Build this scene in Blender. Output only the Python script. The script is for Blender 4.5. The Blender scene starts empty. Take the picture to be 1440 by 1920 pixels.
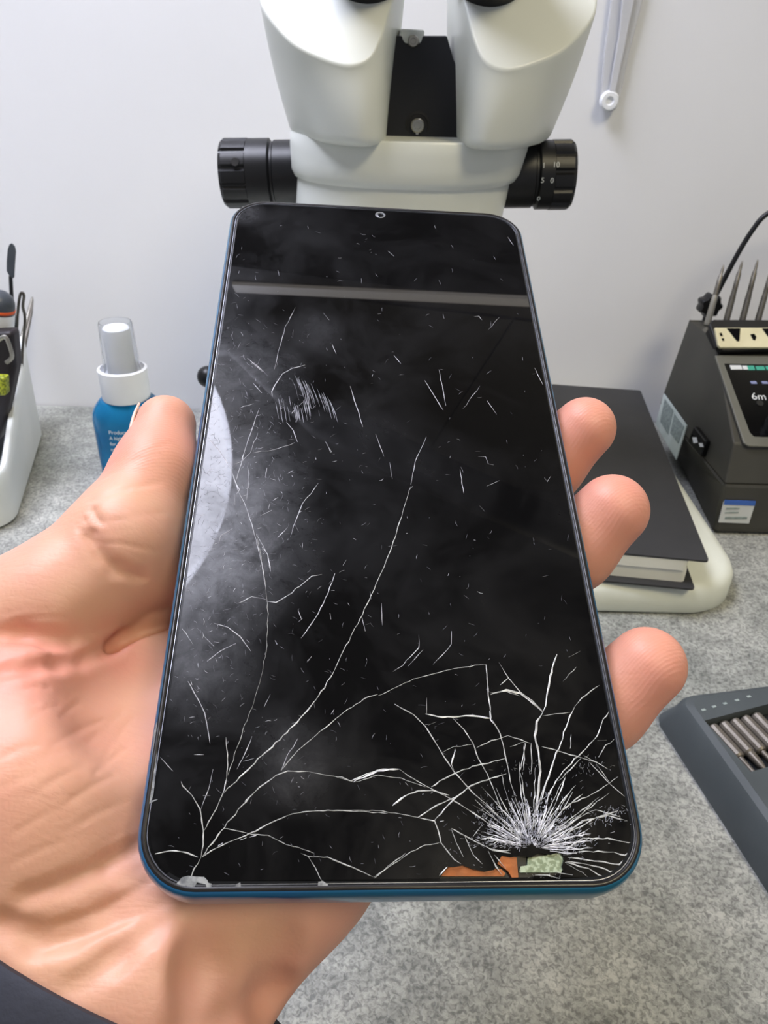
import bpy, bmesh, math, random
import numpy as np
from mathutils import Vector, Matrix
random.seed(7)
C = bpy.context.scene.collection
SC = bpy.context.scene
MM = 0.001

# ------------------------------------------------------------------ camera
F = 1442.0
CAM = Vector((0, 0, 0.240))
RC = Matrix.Rotation(math.radians(59), 3, 'X') @ Matrix.Rotation(math.radians(1.5), 3, 'Z')
cd = bpy.data.cameras.new('camera'); cam = bpy.data.objects.new('camera', cd); C.objects.link(cam)
cam.matrix_world = Matrix.Translation(CAM) @ RC.to_4x4()
cd.sensor_fit = 'VERTICAL'; cd.sensor_height = 36; cd.sensor_width = 27
cd.lens = F / 1920 * 36
cd.clip_start = 0.01; cd.clip_end = 20
cd.dof.use_dof = True; cd.dof.focus_distance = 0.142; cd.dof.aperture_fstop = 62
SC.camera = cam

def ray(px, py):
    return RC @ Vector(((px - 720) / F, (960 - py) / F, -1))
def P(px, py, z):                       # point at a depth (m) along the optical axis
    return CAM + ray(px, py) * z
def G(px, py, z=0.0):                   # point on a level plane
    d = ray(px, py); return CAM + d * ((z - CAM.z) / d.z)
def onY(px, py, y):                     # point on an upright plane facing the viewer
    d = ray(px, py); return CAM + d * (y / d.y)
def onX(px, py, x):
    d = ray(px, py); return CAM + d * (x / d.x)
def onpl(px, py, o, n):
    d = ray(px, py); return CAM + d * ((o - CAM).dot(n) / d.dot(n))

# ------------------------------------------------------------------ materials
def lin(h):
    h = h.lstrip('#'); v = [int(h[i:i + 2], 16) / 255 for i in (0, 2, 4)]
    return tuple(c / 12.92 if c <= .04045 else ((c + .055) / 1.055) ** 2.4 for c in v) + (1,)
def mat(name, col, rough=.5, metal=0., spec=.5, noise=None, bump=None, emit=None, trans=0., ior=1.45, coat=0., sss=None):
    m = bpy.data.materials.new(name); m.use_nodes = True
    nt = m.node_tree; b = nt.nodes['Principled BSDF']
    b.inputs['Base Color'].default_value = lin(col); b.inputs['Roughness'].default_value = rough
    b.inputs['Metallic'].default_value = metal; b.inputs['Specular IOR Level'].default_value = spec
    b.inputs['IOR'].default_value = ior; b.inputs['Transmission Weight'].default_value = trans
    b.inputs['Coat Weight'].default_value = coat
    if emit:
        b.inputs['Emission Color'].default_value = lin(emit[0]); b.inputs['Emission Strength'].default_value = emit[1]
    if sss:
        b.inputs['Subsurface Weight'].default_value = sss[0]; b.inputs['Subsurface Scale'].default_value = sss[1]
        b.inputs['Subsurface Radius'].default_value = (1, .35, .2)
    tc = nt.nodes.new('ShaderNodeTexCoord')
    if noise:
        scale, col2, lo, hi = noise
        n = nt.nodes.new('ShaderNodeTexNoise'); n.inputs['Scale'].default_value = scale; n.inputs['Detail'].default_value = 6
        r = nt.nodes.new('ShaderNodeMapRange'); r.inputs[1].default_value = lo; r.inputs[2].default_value = hi
        mx = nt.nodes.new('ShaderNodeMix'); mx.data_type = 'RGBA'
        mx.inputs[6].default_value = lin(col); mx.inputs[7].default_value = lin(col2)
        nt.links.new(tc.outputs['Object'], n.inputs['Vector']); nt.links.new(n.outputs['Fac'], r.inputs[0])
        nt.links.new(r.outputs[0], mx.inputs[0]); nt.links.new(mx.outputs[2], b.inputs['Base Color'])
    if bump:
        scale, strength, dist = bump
        n = nt.nodes.new('ShaderNodeTexNoise'); n.inputs['Scale'].default_value = scale; n.inputs['Detail'].default_value = 4
        bp = nt.nodes.new('ShaderNodeBump'); bp.inputs['Strength'].default_value = strength; bp.inputs['Distance'].default_value = dist
        nt.links.new(tc.outputs['Object'], n.inputs['Vector']); nt.links.new(n.outputs['Fac'], bp.inputs['Height'])
        nt.links.new(bp.outputs[0], b.inputs['Normal'])
    return m

M = {}
M['wall'] = mat('wall_paint', '#e6e7eb', .75, noise=(6, '#e1e2e6', .35, .7), bump=(220, .12, .0006))
M['ceiling'] = mat('ceiling_paint', '#605e5b', .9)
M['floor'] = mat('floor_vinyl', '#6a6660', .6, noise=(9, '#5b5853', .4, .6))
M['white_metal'] = mat('white_enamel', '#d8dbd4', .32, spec=.45, bump=(500, .05, .0003))
M['base_white'] = mat('ivory_enamel', '#dfe2d6', .4, noise=(30, '#d8dbcf', .4, .6))
M['black_plastic'] = mat('black_plastic', '#0c0c0e', .38, noise=(60, '#131316', .4, .6))
M['black_matte'] = mat('black_anodised', '#0a0b10', .5, noise=(40, '#0e0f15', .4, .6))
M['steel'] = mat('steel', '#b4b1a8', .3, 1., noise=(80, '#8f8b82', .4, .7))
M['dark_steel'] = mat('dark_steel', '#77736c', .38, 1., noise=(200, '#5a564f', .4, .7))
M['cover'] = mat('black_paper_cover', '#2d2d2e', .62, noise=(40, '#333334', .35, .65), bump=(900, .15, .0002))
M['paper'] = mat('paper', '#e9e8de', .8, noise=(15, '#dcdbd0', .4, .6))
M['station'] = mat('grey_plastic', '#403f39', .5, noise=(25, '#3a3934', .4, .6), bump=(1500, .2, .0002))
M['station_dark'] = mat('charcoal_plastic', '#1b1b1a', .5, noise=(25, '#161615', .4, .6))
M['station_bezel'] = mat('satin_grey_bezel', '#6a6a62', .4, noise=(30, '#63635b', .4, .6))
M['panel'] = mat('black_gloss_panel', '#0a0a0b', .12, noise=(10, '#0d0d0f', .4, .6))
M['cream'] = mat('cream_plastic', '#cfc8a6', .45, noise=(50, '#c4bd9a', .4, .6))
M['teal'] = mat('teal_print', '#3f9c86', .5)
M['white_print'] = mat('white_print', '#cfd2d2', .6)
M['sticker'] = mat('silver_sticker', '#ccd6d2', .35, noise=(90, '#bcc8c3', .4, .6))
M['sticker_dark'] = mat('sticker_print', '#7c8886', .5, noise=(500, '#97a29f', .4, .6))
M['blue_print'] = mat('blue_print', '#3d66b8', .5)
M['lilac'] = mat('pale_lilac_print', '#7f86a8', .5)
M['bottle'] = mat('blue_liquid', '#1f8cc4', .06, trans=.55, ior=1.33, spec=.5, noise=(40, '#1876ae', .4, .6))
M['cap_white'] = mat('white_plastic', '#eceef2', .35, noise=(30, '#e4e7ec', .4, .6))
M['clear'] = mat('clear_plastic', '#f6f8fa', .06, trans=.93, ior=1.2)
M['bin'] = mat('white_bin_plastic', '#e2e5e4', .4, noise=(18, '#dadedd', .4, .6))
M['charcoal'] = mat('charcoal_handle', '#474c53', .35, noise=(40, '#3e434a', .4, .6))
M['orange'] = mat('orange_rubber', '#e2612a', .5, noise=(60, '#d5551f', .4, .6))
M['green'] = mat('yellow_green_print', '#a8b12c', .5, noise=(900, '#5f6a14', .45, .55))
M['brown_black'] = mat('dark_brown_vinyl', '#191317', .5, noise=(60, '#231b20', .4, .6))
M['case'] = mat('slate_case_plastic', '#4b5154', .5, noise=(30, '#454b4e', .4, .6), bump=(1200, .15, .0002))
M['case_in'] = mat('case_tray_black', '#17191c', .55, noise=(30, '#1d1f23', .4, .6))
M['bit'] = mat('brushed_bit_steel', '#827c73', .45, .6, noise=(150, '#6d675f', .35, .65))
M['clear_white'] = mat('frosted_clear_plastic', '#e9eaee', .2, trans=.45, ior=1.3)
M['sleeve'] = mat('navy_grey_fabric', '#33353f', .8, noise=(60, '#2b2d37', .35, .65), bump=(700, .5, .0004))
M['frame_blue'] = mat('blue_gradient_frame', '#2368a4', .3, .5, spec=.6, noise=(25, '#1a7490', .35, .65), coat=.4)
M['back_blue'] = mat('blue_back_cover', '#14305a', .25, .3, coat=.5, noise=(12, '#1a4f72', .3, .7))
M['rim'] = mat('black_rim', '#141110', .33, noise=(300, '#1d1a18', .35, .65))
M['glint_ring'] = mat('edge_glint_metal', '#9a9ca4', .3, .9, noise=(300, '#85878e', .4, .6))  # bright metal standing in for the highlight on the glass chamfer
M['copper'] = mat('copper_flex', '#86481c', .38, .3, noise=(400, '#74401c', .4, .65), bump=(900, .3, .0002))
M['chip'] = mat('green_circuit', '#6f7c60', .4, noise=(1500, '#9aa68c', .45, .55), bump=(1500, .6, .0003))
M['recess'] = mat('dark_recess', '#0d0c0c', .5, noise=(300, '#191716', .4, .6))
M['crack'] = mat('crack_glass', '#c9c9c6', .25, spec=.8, noise=(700, '#8f8f8c', .35, .65))
M['crack_bright'] = mat('crushed_glass', '#f0f0f4', .3, spec=.8, noise=(900, '#b9b9c0', .4, .6))
M['scratch'] = mat('scratch_glass', '#66666c', .4, noise=(600, '#4c4c52', .4, .6))
M['scratch_bright'] = mat('scratch_glass_bright', '#b4b4b8', .35, noise=(600, '#86868c', .4, .6))
M['chipped'] = mat('chipped_edge', '#8b8d8c', .45, noise=(700, '#55575a', .4, .6))
M['lens_ring'] = mat('lens_ring', '#8a8c8e', .35, .6)
M['lens'] = mat('lens_glass', '#0a0b10', .05, coat=1.)
M['lamp'] = mat('lamp_diffuser', '#ffffff', .6, emit=('#ebedff', 19.0))
M['warm_fill'] = mat('warm_fill_diffuser', '#ffffff', .6, emit=('#fff1cc', 16.0))  # emission of the added warm fill panel
M['lamp_shade'] = mat('lamp_shade', '#d8d9da', .5)
M['lamp_black'] = mat('lamp_arm_black', '#08090d', .5)
M['shelf_dark'] = mat('dark_laminate', '#3a3838', .6, noise=(20, '#333131', .4, .6))
M['added_glow_bar'] = mat('added_glow_surface', '#ffffff', .6, emit=('#fff2e4', .75))  # glow of the invented bar under the added cabinet
M['shelf_edge'] = mat('white_edge_band', '#e4e2da', .5)

def desk_material():
    m = bpy.data.materials.new('grey_stone_laminate'); m.use_nodes = True
    nt = m.node_tree; b = nt.nodes['Principled BSDF']; N = nt.nodes.new; L = nt.links.new
    tc = N('ShaderNodeTexCoord')
    def noise(s, d, r=.6, dist=0):
        n = N('ShaderNodeTexNoise'); n.inputs['Scale'].default_value = s; n.inputs['Detail'].default_value = d
        n.inputs['Roughness'].default_value = r; n.inputs['Distortion'].default_value = dist
        L(tc.outputs['Object'], n.inputs['Vector']); return n
    big = noise(11, 5); mid = noise(90, 7, .7, .6); fine = noise(620, 3, .6, .8)
    r1 = N('ShaderNodeValToRGB'); e = r1.color_ramp.elements
    e[0].position = .36; e[0].color = lin('#979a94'); e[1].position = .64; e[1].color = lin('#c2c3bd')
    L(big.outputs['Fac'], r1.inputs[0])
    r2 = N('ShaderNodeValToRGB'); e = r2.color_ramp.elements
    e[0].position = .34; e[0].color = lin('#84878a'); e[1].position = .60; e[1].color = lin('#ffffff')
    L(mid.outputs['Fac'], r2.inputs[0])
    r3 = N('ShaderNodeValToRGB'); e = r3.color_ramp.elements
    e[0].position = .36; e[0].color = lin('#8e9092'); e[1].position = .58; e[1].color = lin('#ffffff')
    L(fine.outputs['Fac'], r3.inputs[0])
    a = N('ShaderNodeMix'); a.data_type = 'RGBA'; a.blend_type = 'MULTIPLY'; a.inputs[0].default_value = .55
    L(r1.outputs[0], a.inputs[6]); L(r2.outputs[0], a.inputs[7])
    c = N('ShaderNodeMix'); c.data_type = 'RGBA'; c.blend_type = 'MULTIPLY'; c.inputs[0].default_value = .75
    L(a.outputs[2], c.inputs[6]); L(r3.outputs[0], c.inputs[7]); L(c.outputs[2], b.inputs['Base Color'])
    bp = N('ShaderNodeBump'); bp.inputs['Strength'].default_value = .35; bp.inputs['Distance'].default_value = .0008
    L(fine.outputs['Fac'], bp.inputs['Height']); L(bp.outputs[0], b.inputs['Normal'])
    b.inputs['Roughness'].default_value = .48
    return m
M['desk'] = desk_material()

def skin_material():
    m = bpy.data.materials.new('skin'); m.use_nodes = True
    nt = m.node_tree; b = nt.nodes['Principled BSDF']; N = nt.nodes.new; L = nt.links.new
    tc = N('ShaderNodeTexCoord'); at = N('ShaderNodeAttribute'); at.attribute_name = 'flush'
    n1 = N('ShaderNodeTexNoise'); n1.inputs['Scale'].default_value = 45; n1.inputs['Detail'].default_value = 5
    L(tc.outputs['Object'], n1.inputs['Vector'])
    mr = N('ShaderNodeMapRange'); mr.inputs[1].default_value = .38; mr.inputs[2].default_value = .66
    L(n1.outputs['Fac'], mr.inputs[0])
    mx = N('ShaderNodeMix'); mx.data_type = 'RGBA'
    mx.inputs[6].default_value = lin('#d2a185'); mx.inputs[7].default_value = lin('#d29a86')
    L(mr.outputs[0], mx.inputs[0])
    mx2 = N('ShaderNodeMix'); mx2.data_type = 'RGBA'; mx2.inputs[7].default_value = lin('#d67f70')
    L(at.outputs['Fac'], mx2.inputs[0]); L(mx.outputs[2], mx2.inputs[6]); L(mx2.outputs[2], b.inputs['Base Color'])
    b.inputs['Roughness'].default_value = .47; b.inputs['Specular IOR Level'].default_value = .4
    b.inputs['Subsurface Weight'].default_value = .13; b.inputs['Subsurface Scale'].default_value = .0035
    b.inputs['Subsurface Radius'].default_value = (1, .4, .22)
    # fine skin lines and ridges
    mp = N('ShaderNodeMapping'); mp.inputs['Rotation'].default_value = (0, 0, math.radians(-28)); mp.inputs['Scale'].default_value = (130, 700, 300)
    L(tc.outputs['Object'], mp.inputs['Vector'])
    n2 = N('ShaderNodeTexNoise'); n2.inputs['Scale'].default_value = 1; n2.inputs['Detail'].default_value = 3; n2.inputs['Distortion'].default_value = .6
    L(mp.outputs[0], n2.inputs['Vector'])
    vo = N('ShaderNodeTexVoronoi'); vo.inputs['Scale'].default_value = 900; vo.feature = 'DISTANCE_TO_EDGE'
    L(tc.outputs['Object'], vo.inputs['Vector'])
    b1 = N('ShaderNodeBump'); b1.inputs['Strength'].default_value = .16; b1.inputs['Distance'].default_value = .0006
    b2 = N('ShaderNodeBump'); b2.inputs['Strength'].default_value = .12; b2.inputs['Distance'].default_value = .0003
    L(n2.outputs['Fac'], b1.inputs['Height']); L(vo.outputs['Distance'], b2.inputs['Height'])
    wv = N('ShaderNodeTexWave'); wv.inputs['Scale'].default_value = 560; wv.inputs['Distortion'].default_value = 3.5; wv.inputs['Detail'].default_value = 2
    wv.inputs['Detail Scale'].default_value = .25
    mp2 = N('ShaderNodeMapping'); mp2.inputs['Rotation'].default_value = (0, 0, math.radians(62))
    L(tc.outputs['Object'], mp2.inputs['Vector']); L(mp2.outputs[0], wv.inputs['Vector'])
    b3 = N('ShaderNodeBump'); b3.inputs['Distance'].default_value = .00022
    at2 = N('ShaderNodeAttribute'); at2.attribute_name = 'ridges'
    L(at2.outputs['Fac'], b3.inputs['Strength']); L(wv.outputs['Fac'], b3.inputs['Height'])
    L(b2.outputs[0], b1.inputs['Normal']); L(b1.outputs[0], b3.inputs['Normal']); L(b3.outputs[0], b.inputs['Normal'])
    return m
M['skin'] = skin_material()
M['nail'] = mat('nail', '#e8bfae', .25, spec=.5, noise=(200, '#e2b3a2', .4, .6))

def glass_material():
    m = bpy.data.materials.new('scratched_black_glass'); m.use_nodes = True
    nt = m.node_tree; b = nt.nodes['Principled BSDF']; N = nt.nodes.new; L = nt.links.new
    b.inputs['Base Color'].default_value = (.0035, .0034, .0036, 1); b.inputs['Roughness'].default_value = .015
    b.inputs['Specular IOR Level'].default_value = .5
    r = N('ShaderNodeBsdfPrincipled'); r.inputs['Base Color'].default_value = (.012, .012, .014, 1); r.inputs['Roughness'].default_value = .42; r.inputs['Specular IOR Level'].default_value = .9
    tc = N('ShaderNodeTexCoord')
    n = N('ShaderNodeTexNoise'); n.inputs['Scale'].default_value = 38; n.inputs['Detail'].default_value = 8; n.inputs['Roughness'].default_value = .68; n.inputs['Distortion'].default_value = .5
    L(tc.outputs['Object'], n.inputs['Vector'])
    mr = N('ShaderNodeMapRange'); mr.inputs[1].default_value = .42; mr.inputs[2].default_value = .78; mr.inputs[3].default_value = .0; mr.inputs[4].default_value = .2
    L(n.outputs['Fac'], mr.inputs[0])
    # greasy smears: a few wiped patches
    add = None
    for (px, py, rad, k) in ((540, 1410, 7, .4), (600, 620, 7, .25), (560, 1470, 5, .3), (460, 400, 5, .5), (380, 1260, 9, .4), (385, 900, 21, .8), (375, 1010, 16, .7), (450, 690, 14, .5), (360, 1150, 13, .5), (470, 1050, 13, .35)):
        u, v, w = hp(px, py, 0)
        vm = N('ShaderNodeVectorMath'); vm.operation = 'DISTANCE'; vm.inputs[1].default_value = (u * MM, v * MM, 0)
        L(tc.outputs['Object'], vm.inputs[0])
        s = N('ShaderNodeMapRange'); s.interpolation_type = 'SMOOTHSTEP'; s.inputs[1].default_value = rad * 1.35 * MM; s.inputs[2].default_value = 0; s.inputs[3].default_value = 0; s.inputs[4].default_value = k
        L(vm.outputs['Value'], s.inputs[0])
        if add is None: add = s
        else:
            a = N('ShaderNodeMath'); a.operation = 'ADD'; L(add.outputs[0], a.inputs[0]); L(s.outputs[0], a.inputs[1]); add = a
    n4 = N('ShaderNodeTexNoise'); n4.inputs['Scale'].default_value = 170; n4.inputs['Detail'].default_value = 10; n4.inputs['Roughness'].default_value = .8; n4.inputs['Distortion'].default_value = .5
    L(tc.outputs['Object'], n4.inputs['Vector'])
    k = N('ShaderNodeMath'); k.operation = 'MULTIPLY'; n4r = N('ShaderNodeMapRange'); n4r.inputs[1].default_value = .3; n4r.inputs[2].default_value = .72; n4r.inputs[3].default_value = .08; L(n4.outputs['Fac'], n4r.inputs[0]); L(add.outputs[0], k.inputs[0]); L(n4r.outputs[0], k.inputs[1])
    t = N('ShaderNodeMath'); t.operation = 'ADD'; t.use_clamp = True; L(k.outputs[0], t.inputs[0]); L(mr.outputs[0], t.inputs[1])
    mx = N('ShaderNodeMixShader'); L(t.outputs[0], mx.inputs[0]); L(b.outputs[0], mx.inputs[1]); L(r.outputs[0], mx.inputs[2])
    L(mx.outputs[0], nt.nodes['Material Output'].inputs['Surface'])
    return m

# ------------------------------------------------------------------ mesh helpers
class MB:
    def __init__(s): s.v = []; s.f = []
    def add(s, vs, fs):
        o = len(s.v); s.v += [Vector(v) for v in vs]; s.f += [tuple(i + o for i in f) for f in fs]
    def box(s, lo, hi, mtx=None):
        (a, b, c), (d, e, f) = lo, hi
        vs = [Vector(p) for p in ((a, b, c), (d, b, c), (d, e, c), (a, e, c), (a, b, f), (d, b, f), (d, e, f), (a, e, f))]
        if mtx: vs = [mtx @ v for v in vs]
        s.add(vs, [(3, 2, 1, 0), (4, 5, 6, 7), (0, 1, 5, 4), (1, 2, 6, 5), (2, 3, 7, 6), (3, 0, 4, 7)])
    def rings(s, rings, cap0=True, cap1=True):
        n = len(rings[0]); vs = [v for r in rings for v in r]; fs = []
        for i in range(len(rings) - 1):
            for j in range(n):
                k = (j + 1) % n
                fs.append((i * n + j, i * n + k, (i + 1) * n + k, (i + 1) * n + j))
        if cap0: fs.append(tuple(reversed(range(n))))
        if cap1: fs.append(tuple(range((len(rings) - 1) * n, len(rings) * n)))
        s.add(vs, fs)
    def lathe(s, prof, o, axis, n=32, cap0=True, cap1=True):    # prof: (radius, along)
        a = Vector(axis).normalized(); x = a.orthogonal().normalized(); y = a.cross(x); o = Vector(o)
        s.rings([[o + a * h + (x * math.cos(2 * math.pi * j / n) + y * math.sin(2 * math.pi * j / n)) * r for j in range(n)] for r, h in prof], cap0, cap1)
    def tube(s, pts, rad, n=10):
        pts = [Vector(p) for p in pts]; R = []
        x = None
        for i, p in enumerate(pts):
            t = (pts[min(i + 1, len(pts) - 1)] - pts[max(i - 1, 0)]).normalized()
            x = t.orthogonal().normalized() if x is None else (x - t * x.dot(t)).normalized()
            y = t.cross(x); r = rad[i] if isinstance(rad, (list, tuple)) else rad
            R.append([p + (x * math.cos(2 * math.pi * j / n) + y * math.sin(2 * math.pi * j / n)) * r for j in range(n)])
        s.rings(R)
    def prism(s, poly, d):              # polygon of 3d points pushed along d
        n = len(poly); a = [Vector(p) for p in poly]; d = Vector(d)
        s.rings([a, [p + d for p in a]])
    def sphere(s, c, r, n=20, m=12, scale=(1, 1, 1)):
        c = Vector(c); R = []
        for i in range(m + 1):
            t = math.pi * (i + .02 * (i == 0) - .02 * (i == m)) / m
            R.append([c + Vector((r * scale[0] * math.sin(t) * math.cos(2 * math.pi * j / n), r * scale[1] * math.sin(t) * math.sin(2 * math.pi * j / n), -r * scale[2] * math.cos(t))) for j in range(n)])
        s.rings(R)
    def build(s, name, m, parent=None, smooth=True, bevel=0, seg=2, angle=35, sub=0):
        org = parent['_org'] if parent is not None else None
        if parent is not None: org = Vector(parent['_org'])
        else:
            lo = [min(v[i] for v in s.v) for i in range(3)]; hi = [max(v[i] for v in s.v) for i in range(3)]
            org = Vector(((lo[0] + hi[0]) / 2, (lo[1] + hi[1]) / 2, lo[2]))
        me = bpy.data.meshes.new(name)
        me.from_pydata([tuple(v - org) for v in s.v], [], s.f); me.update()
        bm = bmesh.new(); bm.from_mesh(me); bmesh.ops.recalc_face_normals(bm, faces=bm.faces); bm.to_mesh(me); bm.free()
        return link(name, me, m, parent, org, smooth, bevel, seg, angle, sub)
def link(name, me, m, parent, org, smooth=True, bevel=0, seg=2, angle=35, sub=0):
    o = bpy.data.objects.new(name, me); C.objects.link(o)
    if m is not None: me.materials.append(m)
    if parent is not None: o.parent = parent
    else: o.location = org
    o['_org'] = tuple(org)
    if smooth:
        me.shade_smooth()
        me.set_sharp_from_angle(angle=math.radians(angle))
    if bevel:
        b = o.modifiers.new('bevel', 'BEVEL'); b.width = bevel; b.segments = seg; b.limit_method = 'ANGLE'; b.angle_limit = math.radians(30); b.harden_normals = False
    if sub:
        sd = o.modifiers.new('sub', 'SUBSURF'); sd.levels = sub; sd.render_levels = sub
    return o
def thing(name, loc, label, cat, group=None):
    o = bpy.data.objects.new(name, None); C.objects.link(o); o.location = loc; o.empty_display_size = .01
    o['_org'] = tuple(loc); return tag(o, label, cat, group)
def tag(o, label, cat, group=None):
    o['label'] = label; o['category'] = cat
    if group: o['group'] = group
    return o
def structure(o): o['kind'] = 'structure'; return o
def text_mesh(name, s, size, origin, xdir, ydir, m, parent, depth=.00008):
    cu = bpy.data.curves.new(name, 'FONT'); cu.body = s; cu.size = size; cu.extrude = depth
    t = bpy.data.objects.new('t', cu); C.objects.link(t)
    me = bpy.data.meshes.new_from_object(t.evaluated_get(bpy.context.evaluated_depsgraph_get()))
    bpy.data.objects.remove(t); bpy.data.curves.remove(cu)
    x = Vector(xdir).normalized(); y = Vector(ydir); y = (y - x * y.dot(x)).normalized(); z = x.cross(y)
    o3 = Vector(origin); org = Vector(parent['_org'])
    for v in me.vertices:
        v.co = o3 + x * v.co.x + y * v.co.y + z * v.co.z - org
    me.update()
    return link(name, me, m, parent, org, smooth=False)
def spline(pts, n, closed=False):
    pts = [Vector(p) for p in pts]; N = len(pts); out = []
    segs = N if closed else N - 1
    for i in range(segs):
        p = [pts[(i + k - 1) % N] if closed else pts[min(max(i + k - 1, 0), N - 1)] for k in range(4)]
        for j in range(n):
            t = j / n
            out.append(.5 * ((2 * p[1]) + (p[2] - p[0]) * t + (2 * p[0] - 5 * p[1] + 4 * p[2] - p[3]) * t * t + (3 * p[1] - p[0] - 3 * p[2] + p[3]) * t ** 3))
    if not closed: out.append(pts[-1])
    return out
def rrect(w, h, r, n=8):                # rounded rectangle about the origin
    o = []
    for cx, cy, a0 in ((w / 2 - r, h / 2 - r, 0), (-w / 2 + r, h / 2 - r, 90), (-w / 2 + r, -h / 2 + r, 180), (w / 2 - r, -h / 2 + r, 270)):
        for i in range(n + 1):
            a = math.radians(a0 + 90 * i / n); o.append((cx + r * math.cos(a), cy + r * math.sin(a)))
    return o

# ------------------------------------------------------------------ setting
WY = .547
b = MB(); b.box((-1.6, WY, -.75), (1.6, WY + .1, 1.75)); w = structure(b.build('wall_back', M['wall'], smooth=False))
b = MB(); b.box((-1.6, -1.6, 1.75), (1.6, WY + .1, 1.85)); structure(b.build('ceiling', M['ceiling'], smooth=False))
b = MB(); b.box((-1.6, -1.6, -.85), (1.6, WY + .1, -.75)); structure(b.build('floor', M['floor'], smooth=False))
desk = thing('desk', (0, .3, -.75), 'long desk with a mottled grey stone-look top against the white wall', 'desk')
b = MB(); b.box((-.9, .055, -.028), (.9, WY - .001, 0)); b.build('worktop', M['desk'], desk, smooth=False, bevel=.0015)
for x in (-.86, .83):
    b = MB(); b.box((x, .1, -.75), (x + .03, WY - .02, -.028)); b.build('side_panel', M['desk'], desk, smooth=False)

# ------------------------------------------------------------------ phone (u right, v up, w out of the screen; mm)
PU = RC @ Vector((0.99698363, -0.02402015, -0.0738016)); PV = RC @ Vector((-0.02243914, 0.82108336, -0.57036707)); PN = RC @ Vector((0.07429757, 0.57030268, 0.81806768))
PO = CAM + RC @ (Vector((-35.8309577, -53.5432435, -106.446443)) * MM)
PW, PL = 76., 165.
def pw(u, v, w): return PO + (PU * u + PV * v + PN * w) * MM
def to_phone(p):
    d = (p - PO) / MM; return Vector((d.dot(PU), d.dot(PV), d.dot(PN)))
def hp(px, py, w):                      # point under a picture position at a height w over the screen plane
    return to_phone(onpl(px, py, PO + PN * w * MM, PN))
PM = Matrix(((PU.x, PV.x, PN.x, PO.x), (PU.y, PV.y, PN.y, PO.y), (PU.z, PV.z, PN.z, PO.z), (0, 0, 0, 1)))
phone = thing('smartphone', PO, 'black smartphone with cracked screen and blue frame held up in the hand', 'phone')
phone.matrix_world = PM
phone['_org'] = (0, 0, 0)
GL = -.12                               # height of the glass face
def outline(inset, w, n=10):
    return [Vector(((x + PW / 2) * MM, (y + PL / 2) * MM, w * MM)) for x, y in rrect(PW - 2 * inset, PL - 2 * inset, 9.3 - inset * .9, n)]
b = MB(); b.rings([outline(2.4, -9), outline(1.2, -8.75), outline(.45, -8), outline(.1, -6.6), outline(0, -5), outline(0, -2.2), outline(.12, -1.2), outline(.4, -.45), outline(.75, -.12), outline(.8, -.5), outline(1.5, -1.1)], True, True)
b.build('frame', M['frame_blue'], phone, angle=50)
b = MB(); b.rings([outline(4, -9.02), outline(4, -9.25), outline(4.4, -9.3)]); b.build('back_cover', M['back_blue'], phone)
b = MB(); R = [outline(.78, -.9), outline(.74, -.2), outline(.82, -.02), outline(1.2, .02), outline(1.45, -.1), outline(1.5, -.9)]
b.rings(R, False, False); b.build('screen_rim', M['rim'], phone, angle=60)
b = MB(); b.rings([outline(1.5, -.9), outline(1.5, -.2), outline(1.56, -.08), outline(1.68, -.07), outline(1.74, -.2), outline(1.74, -.9)], False, False); b.build('edge_glint_ring', M['glint_ring'], phone, angle=60)  # added ring that draws the lamp's highlight along the glass edge
# glass with the hole smashed into it
def K(ox, oy, s, pts): return [(ox + x / s, oy + y / s) for x, y in pts]
hole_px = K(620, 1180, 2.25, [(455, 1062), (470, 1035), (492, 1002), (520, 1003), (560, 996), (600, 1012), (650, 1022), (690, 1015), (705, 985), (722, 955), (760, 962), (800, 955), (840, 962), (880, 945), (930, 950), (968, 940), (985, 968), (975, 1000), (984, 1028), (930, 1040), (858, 1040), (850, 1062)])
hole = [hp(x, y, GL) for x, y in hole_px]
bm = bmesh.new()
oo = [bm.verts.new((p.x, p.y, GL * MM)) for p in outline(2.15, GL, 8)]
hh = [bm.verts.new((p.x * MM, p.y * MM, GL * MM)) for p in hole]
eds = [bm.edges.new((l[i], l[(i + 1) % len(l)])) for l in (oo, hh) for i in range(len(l))]
bmesh.ops.triangle_fill(bm, use_beauty=True, use_dissolve=False, edges=eds, normal=(0, 0, 1))
for f in bm.faces:
    if f.normal.z < 0: f.normal_flip()
def skirt(loop, low):
    n = len(loop)
    for i in range(n): bm.faces.new((loop[i], low[i], low[(i + 1) % n], loop[(i + 1) % n]))
l1 = [bm.verts.new(p) for p in outline(1.78, GL - .12, 8)]; l2 = [bm.verts.new(p) for p in outline(1.68, -1.05, 8)]
skirt(oo, l1); skirt(l1, l2)
h2 = [bm.verts.new((v.co.x, v.co.y, -.95 * MM)) for v in hh]; skirt(list(reversed(hh)), list(reversed(h2)))
me = bpy.data.meshes.new('screen_glass'); bm.to_mesh(me); bm.free()
glass = link('screen_glass', me, glass_material(), phone, Vector((0, 0, 0)), smooth=False)
glass['label'] = 'cracked black screen glass'
b = MB(); b.rings([outline(1.9, -1.08), outline(1.9, -.98)]); b.build('display_backing', M['recess'], phone, smooth=False)
def plate(name, m, pts_px, w0, w1, parent=phone, smooth=False):
    q = [hp(x, y, w1) for x, y in pts_px]
    b = MB(); b.prism([(p.x * MM, p.y * MM, w0 * MM) for p in q], (0, 0, (w1 - w0) * MM)); return b.build(name, m, parent, smooth=smooth)
plate('exposed_flex_cable', M['copper'], K(620, 1180, 2.25, [(462, 1042), (500, 1001), (560, 996), (720, 1012), (738, 1030), (730, 1042)]), -.97, -.55)['label'] = 'orange copper flex cable'
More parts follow.
